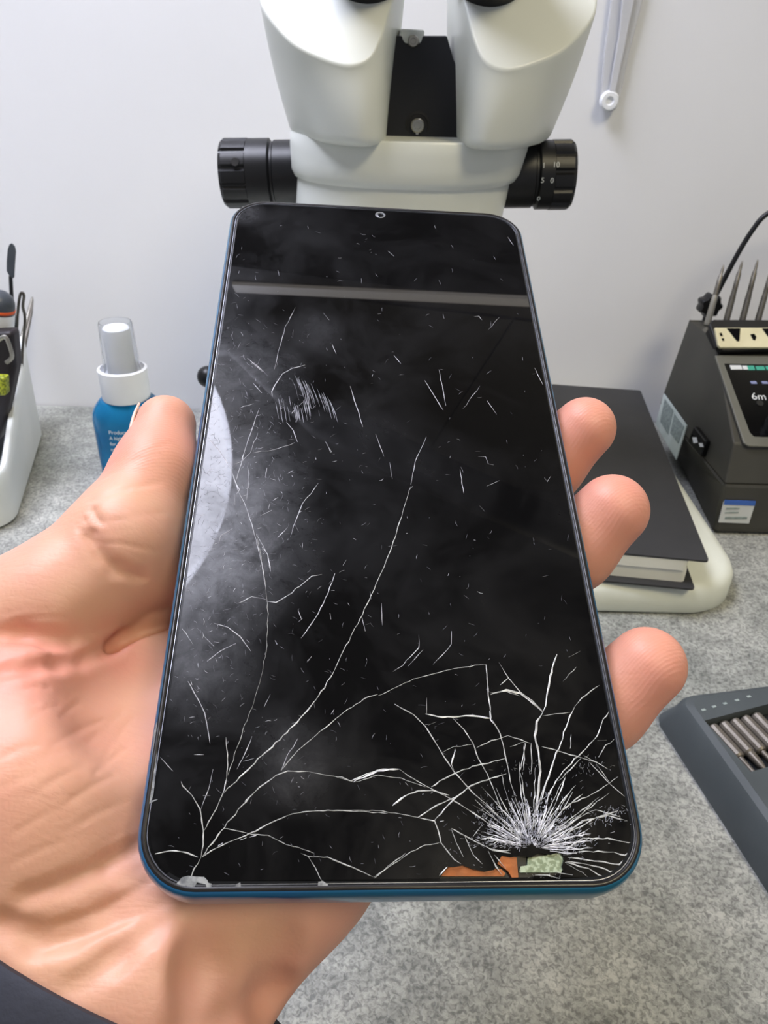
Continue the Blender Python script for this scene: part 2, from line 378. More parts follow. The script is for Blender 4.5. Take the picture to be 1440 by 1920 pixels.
plate('exposed_copper_tab', M['copper'], K(620, 1180, 2.25, [(700, 985), (722, 952), (784, 962), (792, 1046), (765, 1048), (748, 1020)]), -.97, -.30)
plate('exposed_circuit', M['chip'], K(620, 1180, 2.25, [(832, 965), (975, 942), (984, 998), (972, 1026), (795, 1026), (802, 1000), (830, 996)]), -.97, -.5)['label'] = 'pale green circuit strip'

def ribbon(b, pts, wpx, jit=.35, lift=.05):
    """a thin raised sliver of broken glass along a picture polyline"""
    q = []
    for i in range(len(pts) - 1):
        (x0, y0), (x1, y1) = pts[i], pts[i + 1]; L = math.hypot(x1 - x0, y1 - y0); n = max(1, int(L / 9))
        for j in range(n):
            t = j / n; a = random.gauss(0, .5) if (i or j) else 0
            q.append((x0 + (x1 - x0) * t + a, y0 + (y1 - y0) * t + a))
    q.append(pts[-1]); P3 = []
    for x, y in q:
        p = hp(x, y, GL)
        if not (1.9 < p.x < PW - 1.9 and 1.9 < p.y < PL - 1.9): continue
        for cx, cy, sx, sy in ((10, 10, -1, -1), (PW - 10, 10, 1, -1)):
            dx, dy = (p.x - cx) * sx, (p.y - cy) * sy
            if dx > 0 and dy > 0 and math.hypot(dx, dy) > 8.0:
                s = 8.0 / math.hypot(dx, dy); p = Vector((cx + (p.x - cx) * s, cy + (p.y - cy) * s, p.z))
        P3.append(p)
    if len(P3) < 2: return
    sc = .9 * (110 + 93 * P3[0].y / 165) / F
    vs = []; N = len(P3)
    for i, p in enumerate(P3):
        t = (P3[min(i + 1, N - 1)] - P3[max(i - 1, 0)]); t.z = 0
        if t.length < 1e-6: t = Vector((1, 0, 0))
        t.normalize(); s = Vector((-t.y, t.x, 0)); e = min(1, .35 + min(i, N - 1 - i) * .5)
        h = wpx * sc * .5 * e * (1 + random.uniform(-jit, jit * 1.6))
        vs += [(p + s * h + Vector((0, 0, .006))) * MM, (p + Vector((0, 0, lift))) * MM, (p - s * h + Vector((0, 0, .006))) * MM]
    fs = []
    for i in range(N - 1):
        a = i * 3; fs += [(a, a + 3, a + 4, a + 1), (a + 1, a + 4, a + 5, a + 2)]
    b.add(vs, fs)

A = lambda *p: K(240, 1000, 2.667, p)
B = lambda *p: K(620, 1180, 2.25, p)
D = lambda *p: K(340, 680, 4.57, p)
E_ = lambda *p: K(340, 360, 1.8947, p)
H = lambda *p: K(720, 1200, 6.0, p)
I = lambda *p: K(940, 1180, 5.54, p)
J = lambda *p: K(880, 1440, 4.235, p)
cr = MB(); cb = MB(); sc_ = MB(); sb = MB()
for wd, pl in [
    (1.9, A((365, 1620), (375, 1560), (378, 1490), (360, 1380), (320, 1310), (275, 1265), (265, 1240))),
    (1.5, A((378, 1490), (430, 1400), (470, 1310), (490, 1250), (500, 1160), (490, 1020))),
    (1.0, A((500, 1210), (560, 1030), (620, 870), (670, 700), (695, 560), (700, 400), (685, 240), (660, 90), (640, 0))),
    (2.0, A((480, 1300), (560, 1220), (650, 1130), (740, 1050), (830, 960), (910, 870), (980, 770), (1030, 690))),
    (1.4, A((1030, 690), (1090, 560), (1160, 430), (1230, 280), (1300, 120), (1345, -10)) + [(758, 950), (770, 912)]),
    (1.9, A((370, 1620), (420, 1550), (480, 1470), (570, 1360), (640, 1285), (740, 1210), (800, 1190), (900, 1190))),
    (1.2, A((900, 1190), (1030, 1215), (1130, 1245))),
    (1.5, A((765, 1187), (850, 1085), (940, 1010), (1060, 910), (1180, 830), (1250, 805))),
    (1.1, B((200, 280), (350, 210), (520, 165), (655, 147))),
    (1.8, A((370, 1620), (440, 1575), (500, 1545), (560, 1520), (640, 1490), (720, 1445), (800, 1410))),
    (1.3, A((800, 1410), (900, 1390), (1000, 1385), (1150, 1390), (1300, 1400))),
    (2.2, A((85, 1635), (120, 1610), (210, 1585), (290, 1595), (350, 1620))),
    (1.6, A((365, 1620), (330, 1680), (305, 1740), (300, 1775))),
    (1.2, A((480, 1475), (560, 1490), (620, 1505), (700, 1510), (790, 1555), (850, 1570), (930, 1600))),
    (1.4, A((865, 1600), (900, 1615), (1000, 1620), (1100, 1660), (1170, 1690), (1230, 1720), (1270, 1775))),
    (1.5, A((900, 1615), (935, 1670), (970, 1740))), (1.4, A((1230, 1720), (1300, 1665), (1387, 1600))),
    (1.8, B((655, 147), (662, 230), (668, 300), (675, 350), (680, 380))),
    (1.8, B((680, 380), (715, 440), (730, 500), (745, 570), (760, 650))),
    (3.0, B((400, 357), (470, 370), (540, 368), (600, 364), (675, 375))),
    (1.8, B((270, 317), (350, 360), (400, 410), (450, 490), (480, 540), (520, 600), (600, 690), (660, 740), (720, 800))),
    (1.6, B((510, 370), (560, 420), (600, 480), (620, 540), (660, 610), (690, 680), (730, 790))),
    (1.4, B((470, 520), (520, 495), (600, 485))), (1.6, B((615, 500), (680, 470), (750, 450), (800, 465), (840, 480))),
    (1.1, B((410, 405), (445, 390))), (2.2, B((525, 505), (510, 570), (520, 595))),
    (2.2, B((425, 665), (480, 630), (560, 590), (640, 570), (735, 545))),
    (3.0, B((85, 640), (150, 610), (220, 590), (290, 590))), (1.6, B((290, 590), (330, 620), (410, 665), (480, 700), (540, 735), (640, 800), (720, 860))),
    (1.0, B((0, 620), (50, 625), (100, 645))), (1.3, B((100, 645), (200, 615), (300, 630), (400, 665))),
    (2.2, B((260, 745), (310, 705), (370, 680), (430, 680), (500, 700))), (2.0, B((365, 795), (430, 750), (500, 720), (560, 690))),
    (2.0, B((435, 810), (490, 745), (540, 700), (590, 660), (640, 640), (740, 610))),
    (1.6, B((710, 140), (750, 205), (800, 265), (850, 300), (895, 345))),
    (3.6, B((675, 275), (740, 255), (800, 270), (870, 325), (895, 350))), (1.6, B((675, 268), (740, 262), (800, 282))),
    (1.8, B((750, 205), (715, 235))), (3.0, B((955, 105), (935, 160), (920, 240), (905, 320), (895, 350))),
    (3.4, B((895, 350), (870, 390), (862, 450), (878, 520), (885, 600), (875, 680), (865, 780))),
    (1.6, B((895, 365), (950, 358), (1010, 350))),
    (1.7, B((1180, 210), (1110, 250), (1060, 290), (1030, 325))), (2.4, B((1030, 325), (1000, 390), (970, 480), (945, 540), (920, 620), (890, 720))),
    (1.8, B((1200, 315), (1150, 380), (1125, 450), (1060, 520), (1000, 580), (950, 640), (910, 720))),
    (1.6, B((1215, 450), (1160, 490), (1130, 540))), (1.8, B((890, 495), (950, 510), (1050, 540), (1120, 560), (1170, 590))),
    (1.4, B((1060, 540), (1010, 590), (960, 640))), (1.6, B((1125, 470), (1165, 468))),
    (1.8, B((1175, 650), (1130, 600), (1090, 560))), (1.6, B((1175, 650), (1240, 705))), (1.6, B((1175, 650), (1100, 700), (1000, 740))),
    (1.6, B((1175, 650), (1212, 622))), (1.8, B((355, 790), (440, 810), (455, 850), (465, 900), (520, 970), (550, 990))),
    (1.5, B((510, 840), (530, 900), (560, 960))), (1.5, B((565, 870), (600, 950), (640, 990))),
    (1.5, B((185, 1050), (250, 1000), (340, 940), (400, 910), (460, 900))), (1.1, B((0, 970), (80, 1000), (180, 1045), (215, 1085))),
    (1.1, B((0, 765), (80, 762), (200, 765), (300, 780), (370, 795))), (1.8, B((510, 840), (600, 890), (680, 930), (760, 945))),
    (1.8, B((600, 875), (635, 830))), (1.8, B((630, 890), (690, 870))), (2.2, B((420, 1085), (460, 1040), (492, 1002))),
    (1.4, H((480, 650), (480, 830))), (2.4, I((200, 1460), (255, 1180))), (1.6, I((310, 1180), (320, 1370), (310, 1480))), (1.6, I((240, 1180), (235, 1460))),
    (1.3, I((90, 1220), (260, 1165))), (1.4, I((715, 1240), (725, 1090))), (1.2, I((700, 290), (820, 225))), (1.1, I((640, 540), (780, 390))),
    (1.2, I((1160, 915), (1185, 1040), (1220, 1180))), (1.4, I((980, 1390), (1060, 1500), (1130, 1600))), (1.5, I((860, 1310), (940, 1360), (1000, 1380))),
]: ribbon(cr, pl, wd)
# star of cracks about the point of impact, sunk in crushed glass
c0 = (996, 1590)
for i in range(64):
    a = math.radians(-8 + 176 * i / 63 + random.uniform(-1.6, 1.6)); r0 = random.uniform(18, 40); r1 = random.choice((70, 85, 100, 120, 140, 160)) * random.uniform(.8, 1.15)
    if math.degrees(a) < 30: r1 = min(r1, 110)
    if math.degrees(a) > 140: r1 = min(r1, 90)
    bend = random.uniform(-.1, .1); pts = []
    for k in range(5):
        t = k / 4; rr = r0 + (r1 - r0) * t; aa = a + bend * t * t
        pts.append((c0[0] + rr * math.cos(aa) * 1.05, c0[1] - rr * math.sin(aa)))
    ribbon(cb if r1 < 115 else cr, pts, random.uniform(.9, 1.9), .5)
for pl in [J((780, 640), (900, 560), (1100, 560), (1340, 610)), J((760, 690), (900, 660), (1150, 670), (1320, 720)), J((780, 710), (950, 730), (1150, 760), (1290, 800)),
           J((770, 740), (900, 760), (1080, 800), (1200, 880)), J((700, 830), (820, 850), (920, 940)), J((770, 760), (900, 830), (1010, 930)), J((760, 750), (950, 800), (1130, 915)),
           J((720, 560), (900, 420), (1100, 380), (1330, 440)), J((700, 560), (850, 480), (1000, 400), (1180, 340)), J((740, 500), (860, 400), (1000, 330), (1200, 390)),
           J((520, 850), (620, 850), (720, 880)), J((150, 620), (230, 580), (330, 610)), J((160, 640), (250, 660), (330, 650)), J((150, 660), (210, 780), (260, 850)), J((200, 690), (290, 800))]:
    ribbon(cr, pl, random.uniform(1.4, 2.2), .5)
for i in range(1300):                    # crushed slivers
    a = math.radians(random.uniform(2, 178)); r = abs(random.gauss(40, 26)) + 6
    x, y = c0[0] + r * math.cos(a) * 1.25, c0[1] - r * math.sin(a); l = random.uniform(2, 9); aa = a + random.gauss(0, .5)
    ribbon(cb, [(x, y), (x + l * math.cos(aa), y - l * math.sin(aa))], random.uniform(.8, 2.4), .4, .09)
for cx, cy, sx, sy, n in ((1140, 1527, 26, 10, 90), (925, 1520, 16, 14, 60), (1070, 1590, 22, 12, 70), (1030, 1645, 26, 6, 30), (1100, 1440, 26, 12, 50), (975, 1440, 20, 8, 30)):
    for i in range(n):
        x, y = random.gauss(cx, sx), random.gauss(cy, sy); aa = random.uniform(0, 6.3); l = random.uniform(2, 8)
        ribbon(cb if n > 55 else cr, [(x, y), (x + l * math.cos(aa), y + l * math.sin(aa))], random.uniform(.7, 1.6), .4, .07)
for wd, pl in [(3.0, A((450, 1562), (475, 1548))), (3.2, A((560, 1535), (592, 1522))), (3.0, A((608, 1520), (642, 1510))), (2.6, A((480, 1290), (492, 1230))), (2.6, A((585, 1340), (605, 1318))),
               (3.0, A((1125, 1245), (1150, 1228), (1250, 1190), (1330, 1178))), (3.2, A((1325, 1358), (1387, 1312))), (2.5, H((120, 720), (185, 760))), (2.6, H((755, 1390), (805, 1240))),
               (3.0, H((980, 850), (1090, 865), (1190, 880))), (2.6, H((1190, 800), (1200, 900), (1240, 950)))]:
    ribbon(cb, pl, wd, .3)
# scratches all over the glass
for wd, pl in [
    (1.3, D((670, 390), (605, 570), (550, 740), (465, 1020))), (1.3, D((230, 640), (330, 760), (420, 900), (465, 1030), (490, 1110))), (1.1, D((490, 1110), (540, 1200), (600, 1380), (650, 1560), (690, 1720), (720, 1920))),
    (1.0, D((655, 600), (590, 770), (520, 850), (450, 870))), (1.2, D((610, 775), (690, 765), (800, 745), (970, 685))), (1.4, D((900, 510), (960, 580), (995, 680))),
    (1.4, D((780, 290), (775, 250), (820, 160), (870, 95), (950, 50), (1060, 20))), (1.3, D((620, 0), (710, 80))), (1.5, D((615, 175), (690, 260))), (1.2, D((500, 390), (620, 350))),
    (1.2, D((1175, 1030), (1110, 1120), (1040, 1210), (990, 1320), (935, 1490))), (1.0, D((970, 1380), (1005, 1450))), (1.6, D((825, 1500), (910, 1410))), (1.6, D((680, 1310), (775, 1265))), (2.2, D((745, 1255), (760, 1205))),
    (1.5, D((1240, 680), (1280, 770))), (1.4, D((320, 1550), (335, 1480), (440, 1420))), (1.6, D((690, 1580), (740, 1640), (765, 1790))), (1.0, D((575, 850), (575, 1000), (560, 1180))), (1.3, D((735, 900), (720, 990))), (2.4, D((465, 1030), (500, 1090), (470, 1130))), (1.3, D((460, 1130), (460, 1220))),
    (1.3, E_((600, 690), (645, 835))), (1.4, E_((865, 670), (930, 775))), (1.1, E_((915, 630), (940, 760))), (1.2, E_((1085, 740), (1120, 790))), (1.1, E_((690, 860), (720, 940))), (1.0, E_((740, 960), (750, 1020))), (1.2, E_((990, 985), (1003, 1070))), (1.2, E_((510, 885), (535, 925))),
    (1.2, E_((1055, 940), (1080, 940), (1090, 965), (1110, 970))), (1.4, E_((1040, 443), (1058, 442), (1068, 455))), (1.3, E_((735, 210), (755, 228))), (1.2, E_((505, 430), (525, 455))), (1.2, E_((235, 590), (290, 640))), (.9, E_((405, 410), (370, 480), (345, 570), (330, 630))),
    (1.0, E_((870, 870), (830, 960), (815, 1040))), (2.6, E_((808, 1060), (822, 1045))), (1.0, E_((1090, 490), (1130, 445))), (1.2, E_((1255, 625), (1285, 685))), (.9, E_((1000, 770), (1060, 690))), (1.3, E_((755, 580), (780, 610))), (1.4, E_((535, 540), (550, 575))), (1.2, E_((1160, 160), (1180, 190))), (1.3, E_((1290, 1015), (1300, 1030), (1312, 1010))), (1.1, E_((1060, 1115), (1078, 1135))), (1.2, E_((1085, 1045), (1130, 1025))),
    (1.5, A((690, 340), (740, 345), (800, 310), (860, 265), (920, 215), (970, 205))), (1.3, A((550, 350), (620, 318), (690, 330))), (1.7, A((865, 525), (920, 450), (980, 350), (1010, 270), (1035, 200))), (1.6, A((1075, 160), (1092, 133))), (1.4, A((230, 430), (290, 500), (325, 555))), (1.3, A((375, 510), (430, 565))), (1.4, A((430, 450), (500, 470), (560, 515), (615, 590))), (1.5, A((395, 640), (460, 590), (540, 550))),
    (1.5, A((300, 740), (350, 830), (385, 900), (400, 990), (410, 1050))), (1.4, A((130, 1085), (180, 1140), (225, 1190))), (1.3, A((330, 1107), (380, 1107))), (1.3, A((375, 1312), (412, 1312))), (1.2, A((365, 1380), (410, 1250), (425, 1180))), (1.4, A((680, 870), (712, 805))), (1.2, A((575, 1140), (630, 1125))), (1.2, A((545, 1180), (585, 1100), (620, 1015))), (1.1, A((765, 1185), (800, 1110), (850, 1025))), (1.1, A((1210, 290), (1215, 330))), (1.2, A((1268, 350), (1272, 460))), (1.2, A((1170, 420), (1187, 490))),
    (1.2, H((390, -60), (395, 90), (210, 280), (100, 355))), (1.1, H((440, 110), (270, 295))), (1.2, H((760, -100), (760, 50), (640, 180), (550, 275))), (1.4, A((850, 380), (868, 430))), (1.6, A((1010, 400), (1015, 430))), (1.5, A((740, 540), (745, 555), (735, 535))), (1.2, A((900, 640), (918, 615))), (1.0, A((640, 0), (700, 110), (712, 190))),
]: ribbon(sb, pl, wd, .3, .03)
for i in range(34):                     # wiped streaks
    t = random.random(); x, y = 395 + 130 * t + random.uniform(-8, 8), 655 + 75 * t + random.uniform(-12, 12); l = random.uniform(40, 85)
    ribbon(sc_, E_((x, y), (x + l * .22, y + l * .5), (x + l * .36, y + l)), random.uniform(.7, 1.2), .3, .02)
for i in range(30):
    x, y = random.uniform(330, 455), random.uniform(715, 770); l = random.uniform(25, 70)
    ribbon(sc_, E_((x, y), (x + l * .2, y + l)), random.uniform(1.0, 2.4), .4, .02)
for i in range(1250):
    k = random.random()
    if k < .68: x, y = 345 + abs(random.gauss(0, 115)), random.gauss(900, 190)
    elif k < .85: x, y = random.uniform(330, 1080), random.uniform(420, 1300)
    else: x, y = random.uniform(300, 900), random.uniform(1150, 1640)
    a = random.uniform(0, 6.3); l = random.uniform(1.5, 13); c = random.uniform(-.5, .5)
    ribbon(sc_ if random.random() < .86 else sb, [(x, y), (x + l * .5 * math.cos(a), y + l * .5 * math.sin(a)), (x + l * .5 * math.cos(a) + l * .5 * math.cos(a + c), y + l * .5 * math.sin(a) + l * .5 * math.sin(a + c))], random.uniform(.6, 1.2), .3, .02)
for nm, mb_, mm_, lb in (('crack_web', cr, 'crack', 'pale web of cracks'), ('crushed_glass', cb, 'crack_bright', 'white crushed glass round the impact'), ('scratches', sc_, 'scratch', 'faint scratches'), ('deep_scratches', sb, 'scratch_bright', 'bright deep scratches')):
    o = mb_.build(nm, M[mm_], glass, smooth=False); o['label'] = lb; o['kind'] = 'stuff'
for pl in (A((232, 1762), (255, 1738), (270, 1720), (300, 1712), (335, 1716), (380, 1718), (398, 1735), (402, 1748), (420, 1752), (412, 1778), (395, 1776), (388, 1755), (345, 1745), (330, 1770), (300, 1776), (295, 1762), (260, 1768)),
           A((530, 1772), (545, 1752), (562, 1745), (566, 1776)), A((948, 1772), (952, 1742), (975, 1738), (998, 1755), (1005, 1778)),
           A((128, 1000), (142, 945), (162, 945), (160, 1000), (146, 1070), (140, 1150), (135, 1230), (128, 1300), (118, 1335), (150, 1330), (120, 1345), (100, 1355), (100, 1330), (108, 1240), (118, 1130))):
    plate('chipped_edge', M['chipped'], [p for p in pl], GL - .05, GL + .06, glass)
# front camera
u, v, _ = hp(713, 403, GL)
b = MB(); b.lathe([(1.35 * MM, 0), (1.3 * MM, .05 * MM), (.95 * MM, .05 * MM), (.9 * MM, 0)], (u * MM, v * MM, GL * MM), (0, 0, 1), 28, False, False); b.build('camera_ring', M['lens_ring'], phone)
b = MB(); b.lathe([(.9 * MM, 0), (.85 * MM, .03 * MM), (.3 * MM, .06 * MM)], (u * MM, v * MM, GL * MM), (0, 0, 1), 24); b.build('camera_lens', M['lens'], phone)
b = MB()
for i, (x0, x1) in enumerate(((27, 49),)):
    b.box((x0 * MM, (PL - 1.62) * MM, -.2 * MM), (x1 * MM, (PL - 1.2) * MM, .06 * MM))
b.build('earpiece_slit', M['recess'], phone)

# ------------------------------------------------------------------ the hand (signed distances in phone millimetres, then one surface)
def hv(px, py, w): return np.array(hp(px, py, w))
LO = np.array([-66., -60., -66.]); HI = np.array([98., 112., 10.]); ST = .65
gx, gy, gz = [np.arange(LO[i], HI[i], ST) for i in range(3)]
D0 = DT = None
D0 = np.full((len(gx), len(gy), len(gz)), 50., dtype=np.float32)
PALM = D0
def sub(lo, hi):
    s = [slice(max(0, int((lo[i] - LO[i]) / ST) - 1), max(0, int((hi[i] - LO[i]) / ST) + 2)) for i in range(3)]
    return tuple(s), np.stack(np.meshgrid(gx[s[0]], gy[s[1]], gz[s[2]], indexing='ij'), -1).astype(np.float32)
def cone(p, a, b, ra, rb):
    ab = b - a; t = np.clip(((p - a) @ ab) / max(ab @ ab, 1e-6), 0, 1)
    return np.linalg.norm(p - a - t[..., None] * ab, axis=-1) - (ra + (rb - ra) * t)
def smin(a, b, k):
    h = np.clip(k - np.abs(a - b), 0, None) / k; return np.minimum(a, b) - h * h * k * .25
def cap(a, b, ra, rb, k=6.):
    m = max(ra, rb) + k + 2; s, p = sub(np.minimum(a, b) - m, np.maximum(a, b) + m)
    D0[s] = smin(D0[s], cone(p, a, b, ra, rb), k)
def ell(c, ax, R, k=6.):                # ellipsoid; R rows are its axes
    m = max(ax) + k + 2; s, p = sub(c - m, c + m); q = (p - c) @ np.array(R).T / np.array(ax)
    n = np.linalg.norm(q, axis=-1); D0[s] = smin(D0[s], (n - 1) * min(ax) * 1.0, k)
def chain(pts, rs, k=6.):
    for i in range(len(pts) - 1): cap(pts[i], pts[i + 1], rs[i], rs[i + 1], k)
def groove(pts, r, k=1.5):
    for i in range(len(pts) - 1):
        a, b = pts[i], pts[i + 1]; m = r + k + 2; s, p = sub(np.minimum(a, b) - m, np.maximum(a, b) + m)
        D0[s] = -smin(-D0[s], cone(p, a, b, r, r), k)
FT = []                                 # fingertips
# forearm and wrist
wr_r, wr_u = hv(60, 1780, -34), hv(305, 1850, -34)
elbow = np.array(to_phone(Vector((-.15, -.06, -.10))))
fd = elbow - (wr_r + wr_u) / 2; fd /= np.linalg.norm(fd)
cap(wr_r, wr_r + fd * 55, 16, 19, 10); cap(wr_u, wr_u + fd * 55, 15.5, 18, 10); cap((wr_r + wr_u) / 2, (wr_r + wr_u) / 2 + fd * 55, 16.5, 19, 10)
# palm: metacarpals
mcp_i, mcp_m, mcp_r, mcp_p = hv(520, 1060, -30), hv(620, 1110, -34), hv(690, 1220, -36), hv(740, 1360, -35)
for mc, w_ in ((mcp_i, .2), (mcp_m, .45), (mcp_r, .7), (mcp_p, .95)):
    cap(wr_r + (wr_u - wr_r) * w_, mc, 14.5, 11, 12)
hyp = hv(528, 1575, -27)
cap(hv(305, 1805, -29), hyp, 15.5, 16, 10); cap(hyp, hv(690, 1400, -31), 16, 13, 10)
ell(hv(330, 1330, -33), (22, 20, 12), np.eye(3), 10)
# thenar mass
tm = hv(15, 1250, -17)
cap(hv(70, 1760, -28), hv(70, 1480, -21), 15, 19, 10); cap(hv(70, 1480, -21), hv(60, 1330, -18), 19, 14, 8)
cap(hv(150, 1560, -24), hv(190, 1400, -24), 15, 13, 8); cap(hv(70, 1480, -21), tm + np.array([-8, 0, -4]), 18, 12, 8)
cap(hv(20, 1292, -15), hv(150, 1305, -16), 9.5, 8.5, 6); cap(hv(150, 1305, -16), hv(235, 1252, -22), 8.5, 7.5, 6)
cap(hv(235, 1252, -23), hv(330, 1200, -29), 7.5, 9, 6)
# thumb: its own lobe, pressed on the palm with a sharp fold between
D0 = np.full(PALM.shape, 50., dtype=np.float32)
t0, t1, t2, t3, t4 = hv(-75, 1215, -17), hv(108, 1125, -13), hv(238, 1008, -9.5), hv(292, 885, -7.5), hv(311, 797, -6.2)
chain([t0, t1], [13.5, 11.2], 5); chain([t1, t2], [11.2, 10.8], 4); chain([t2, t3, t4], [10.6, 8.2, 6.3], 4)
cap(hv(205, 1085, -16), hv(330, 1075, -20), 9, 8, 6)
D0 = smin(PALM, D0, 1.6)
cap(hv(70, 1520, -24), t0, 14, 12.0, 3)
FT += [(t4, 12)]
# fingers
def finger(mcp, pip, dip, pre, tip, rs):
    chain([mcp, pip, dip], rs[:3], 5); chain([dip, pre, tip], [rs[2], rs[3], rs[4]], 3.5); FT.append((tip, 15))
finger(mcp_m, hv(810, 985, -36), hv(960, 925, -27), hv(1022, 872, -15), hv(1096, 803, -6.4), [10.5, 9.2, 8.4, 8.2, 6.9])
finger(mcp_r, hv(850, 1190, -38), hv(1000, 1100, -28), hv(1075, 1030, -14.5), hv(1148, 957, -6.6), [10.5, 9.2, 8.4, 8.2, 7.5])
finger(mcp_p, hv(900, 1450, -34), hv(1040, 1385, -25), hv(1128, 1325, -13.5), hv(1213, 1248, -6.6), [9.5, 8.2, 7.6, 7.6, 7.0])
finger(mcp_i, hv(660, 880, -34), hv(790, 780, -24), hv(840, 740, -19.5), hv(895, 690, -16.8), [10.5, 9.2, 8.2, 7.8, 6.6])
# folds
def surf(px, py):                       # where the eye ray meets the hand
    d = ray(px, py); a = np.array(to_phone(CAM + d * .07)); b_ = np.array(to_phone(CAM + d * .24)); n = 500
    q = a + (b_ - a) * np.linspace(0, 1, n)[:, None]; ix = np.round((q - LO) / ST).astype(int)
    for j in range(n):
        if (ix[j] >= 0).all() and (ix[j] < D0.shape).all() and D0[tuple(ix[j])] < 0: return q[j]
    return None
def crease(pts, r=.9, up=.3, k=1.4):
    q = [surf(*p) for p in pts]; q = [p + np.array([0, 0, up]) for p in q if p is not None]
    if len(q) > 1: groove(q, r, k)
CRS = [([(262, 1285), (275, 1320)], 12, 7.0, 6), ([(0, 1258), (60, 1250), (110, 1244), (160, 1236), (195, 1218), (215, 1204), (245, 1186), (300, 1166)], .9, .25, 2), ([(205, 1209), (226, 1196), (262, 1181), (330, 1160)], 1.2, -1.5, 2.5),
    ([(5, 1735), (70, 1765), (130, 1755), (210, 1715), (300, 1680)], 1.0, .55, 3), ([(140, 1850), (220, 1795), (290, 1735), (330, 1700)], 1.0, .55, 3),
    ([(50, 1680), (130, 1655), (200, 1620), (250, 1592)], .8, .4, 2), ([(172, 1012), (190, 1040), (220, 1070), (260, 1085)], .8, .6, 2), ([(0, 1195), (40, 1190), (90, 1200), (130, 1205)], .9, .3, 2.5),
    ([(480, 1895), (505, 1872), (528, 1866)], 1.6, .2, 3)]
FINE = []
for (x0, y0, x1, y1) in ((95, 1400, 195, 1350), (115, 1345, 150, 1318), (165, 1395, 232, 1335), (190, 1430, 250, 1345), (60, 1490, 150, 1440), (130, 1500, 215, 1455), (30, 1560, 120, 1510), (20, 1300, 90, 1288), (180, 1450, 240, 1400), (120, 1560, 240, 1500),
                         (10, 1335, 70, 1318), (60, 1345, 110, 1322), (0, 1420, 80, 1395), (40, 1445, 120, 1405), (20, 1620, 140, 1570), (150, 1610, 250, 1550), (60, 1680, 210, 1612), (10, 1475, 70, 1450), (0, 1180, 60, 1176), (10, 1150, 90, 1142), (30, 1165, 120, 1158), (190, 900, 300, 850), (170, 940, 300, 905), (185, 985, 320, 960), (170, 1015, 300, 1035), (240, 870, 320, 830)):
    FINE.append(([(x0, y0), ((x0 + x1) / 2, (y0 + y1) / 2 - 4), (x1, y1)], random.uniform(.12, .24), random.uniform(.35, .55)))
for pl, d_, s_ in (([(150, 990), (157, 1003), (172, 1015), (190, 1040), (225, 1072), (270, 1086)], .45, .6), ([(173, 955), (180, 970), (190, 980)], .6, .7), ([(158, 975), (165, 990), (176, 1000)], .4, .6), ([(115, 1730), (200, 1700), (300, 1640)], .3, .8), ([(90, 1775), (200, 1742), (320, 1688)], .35, .8)):
    FINE.append((pl, d_, s_))
for c in CRS: crease(*c)
for x0, y0, x1, y1, r in ((454, 1700, 438, 1915, 3.6), (384, 1720, 372, 1915, 2.8), (530, 1730, 508, 1880, 3.0)):   # hollows beside the wrist tendons
    crease([(x0, y0), ((x0 + x1) / 2 + 3, (y0 + y1) / 2), (x1, y1)], r, r * .55, 4)
# nothing of the hand inside the phone
s, p = sub(np.array([-2, -2, -11.]), np.array([78, 167, 2.]))
q = np.abs(p - np.array([38, 82.5, -4.55])) - np.array([38 - 3, 82.5 - 3, 4.8 - 3])
box = np.linalg.norm(np.maximum(q, 0), axis=-1) + np.minimum(q.max(-1), 0) - 3.2
D0[s] = np.maximum(D0[s], -box)
def spline2(pl): return [(p.x, p.y) for p in spline([(x, y, 0) for x, y in pl], 5)]
def surface_nets(d):
    ins = d < 0; nx, ny, nz = d.shape
    cnt = np.zeros((nx - 1, ny - 1, nz - 1), np.int8)
    for a in (0, 1):
        for b_ in (0, 1):
            for c in (0, 1): cnt += ins[a:nx - 1 + a, b_:ny - 1 + b_, c:nz - 1 + c]
    act = np.argwhere((cnt > 0) & (cnt < 8)); idx = -np.ones(cnt.shape, np.int64); idx[tuple(act.T)] = np.arange(len(act))
    acc = np.zeros((len(act), 3)); n = np.zeros(len(act))
    cor = [(a, b_, c) for a in (0, 1) for b_ in (0, 1) for c in (0, 1)]
    for i, ca in enumerate(cor):
        for cb_ in cor[i + 1:]:
            if sum(abs(x - y) for x, y in zip(ca, cb_)) != 1: continue
            va = d[tuple((act + ca).T)]; vb = d[tuple((act + cb_).T)]; m = (va < 0) != (vb < 0)
            t = np.where(m, va / np.where(m, va - vb, 1), 0)
            acc += np.where(m[:, None], np.array(ca) + t[:, None] * (np.array(cb_) - np.array(ca)), 0); n += m
    vs = act + acc / n[:, None]; fs = []
    for ax in range(3):
        o1, o2 = [(1, 2), (2, 0), (0, 1)][ax]
        A0 = [slice(None)] * 3; A1 = [slice(None)] * 3; A0[ax] = slice(0, -1); A1[ax] = slice(1, None)
        s0, s1 = ins[tuple(A0)], ins[tuple(A1)]; e = np.argwhere(s0 != s1)
        e = e[(e[:, o1] > 0) & (e[:, o2] > 0) & (e[:, o1] < d.shape[o1] - 1) & (e[:, o2] < d.shape[o2] - 1)]
        u1 = np.zeros(3, int); u1[o1] = 1; u2 = np.zeros(3, int); u2[o2] = 1
        qd = np.stack([idx[tuple((e - u1 - u2).T)], idx[tuple((e - u2).T)], idx[tuple(e.T)], idx[tuple((e - u1).T)]], 1)
        fl = ~s0[tuple(e.T)]; qd[fl] = qd[fl][:, ::-1]; fs.append(qd)
    return vs, np.concatenate(fs)
FINE3 = [([q for q in (surf(*p) for p in spline2(pl)) if q is not None], d_, s_) for pl, d_, s_ in FINE]
vs, fs = surface_nets(D0)
vs = LO + vs * ST
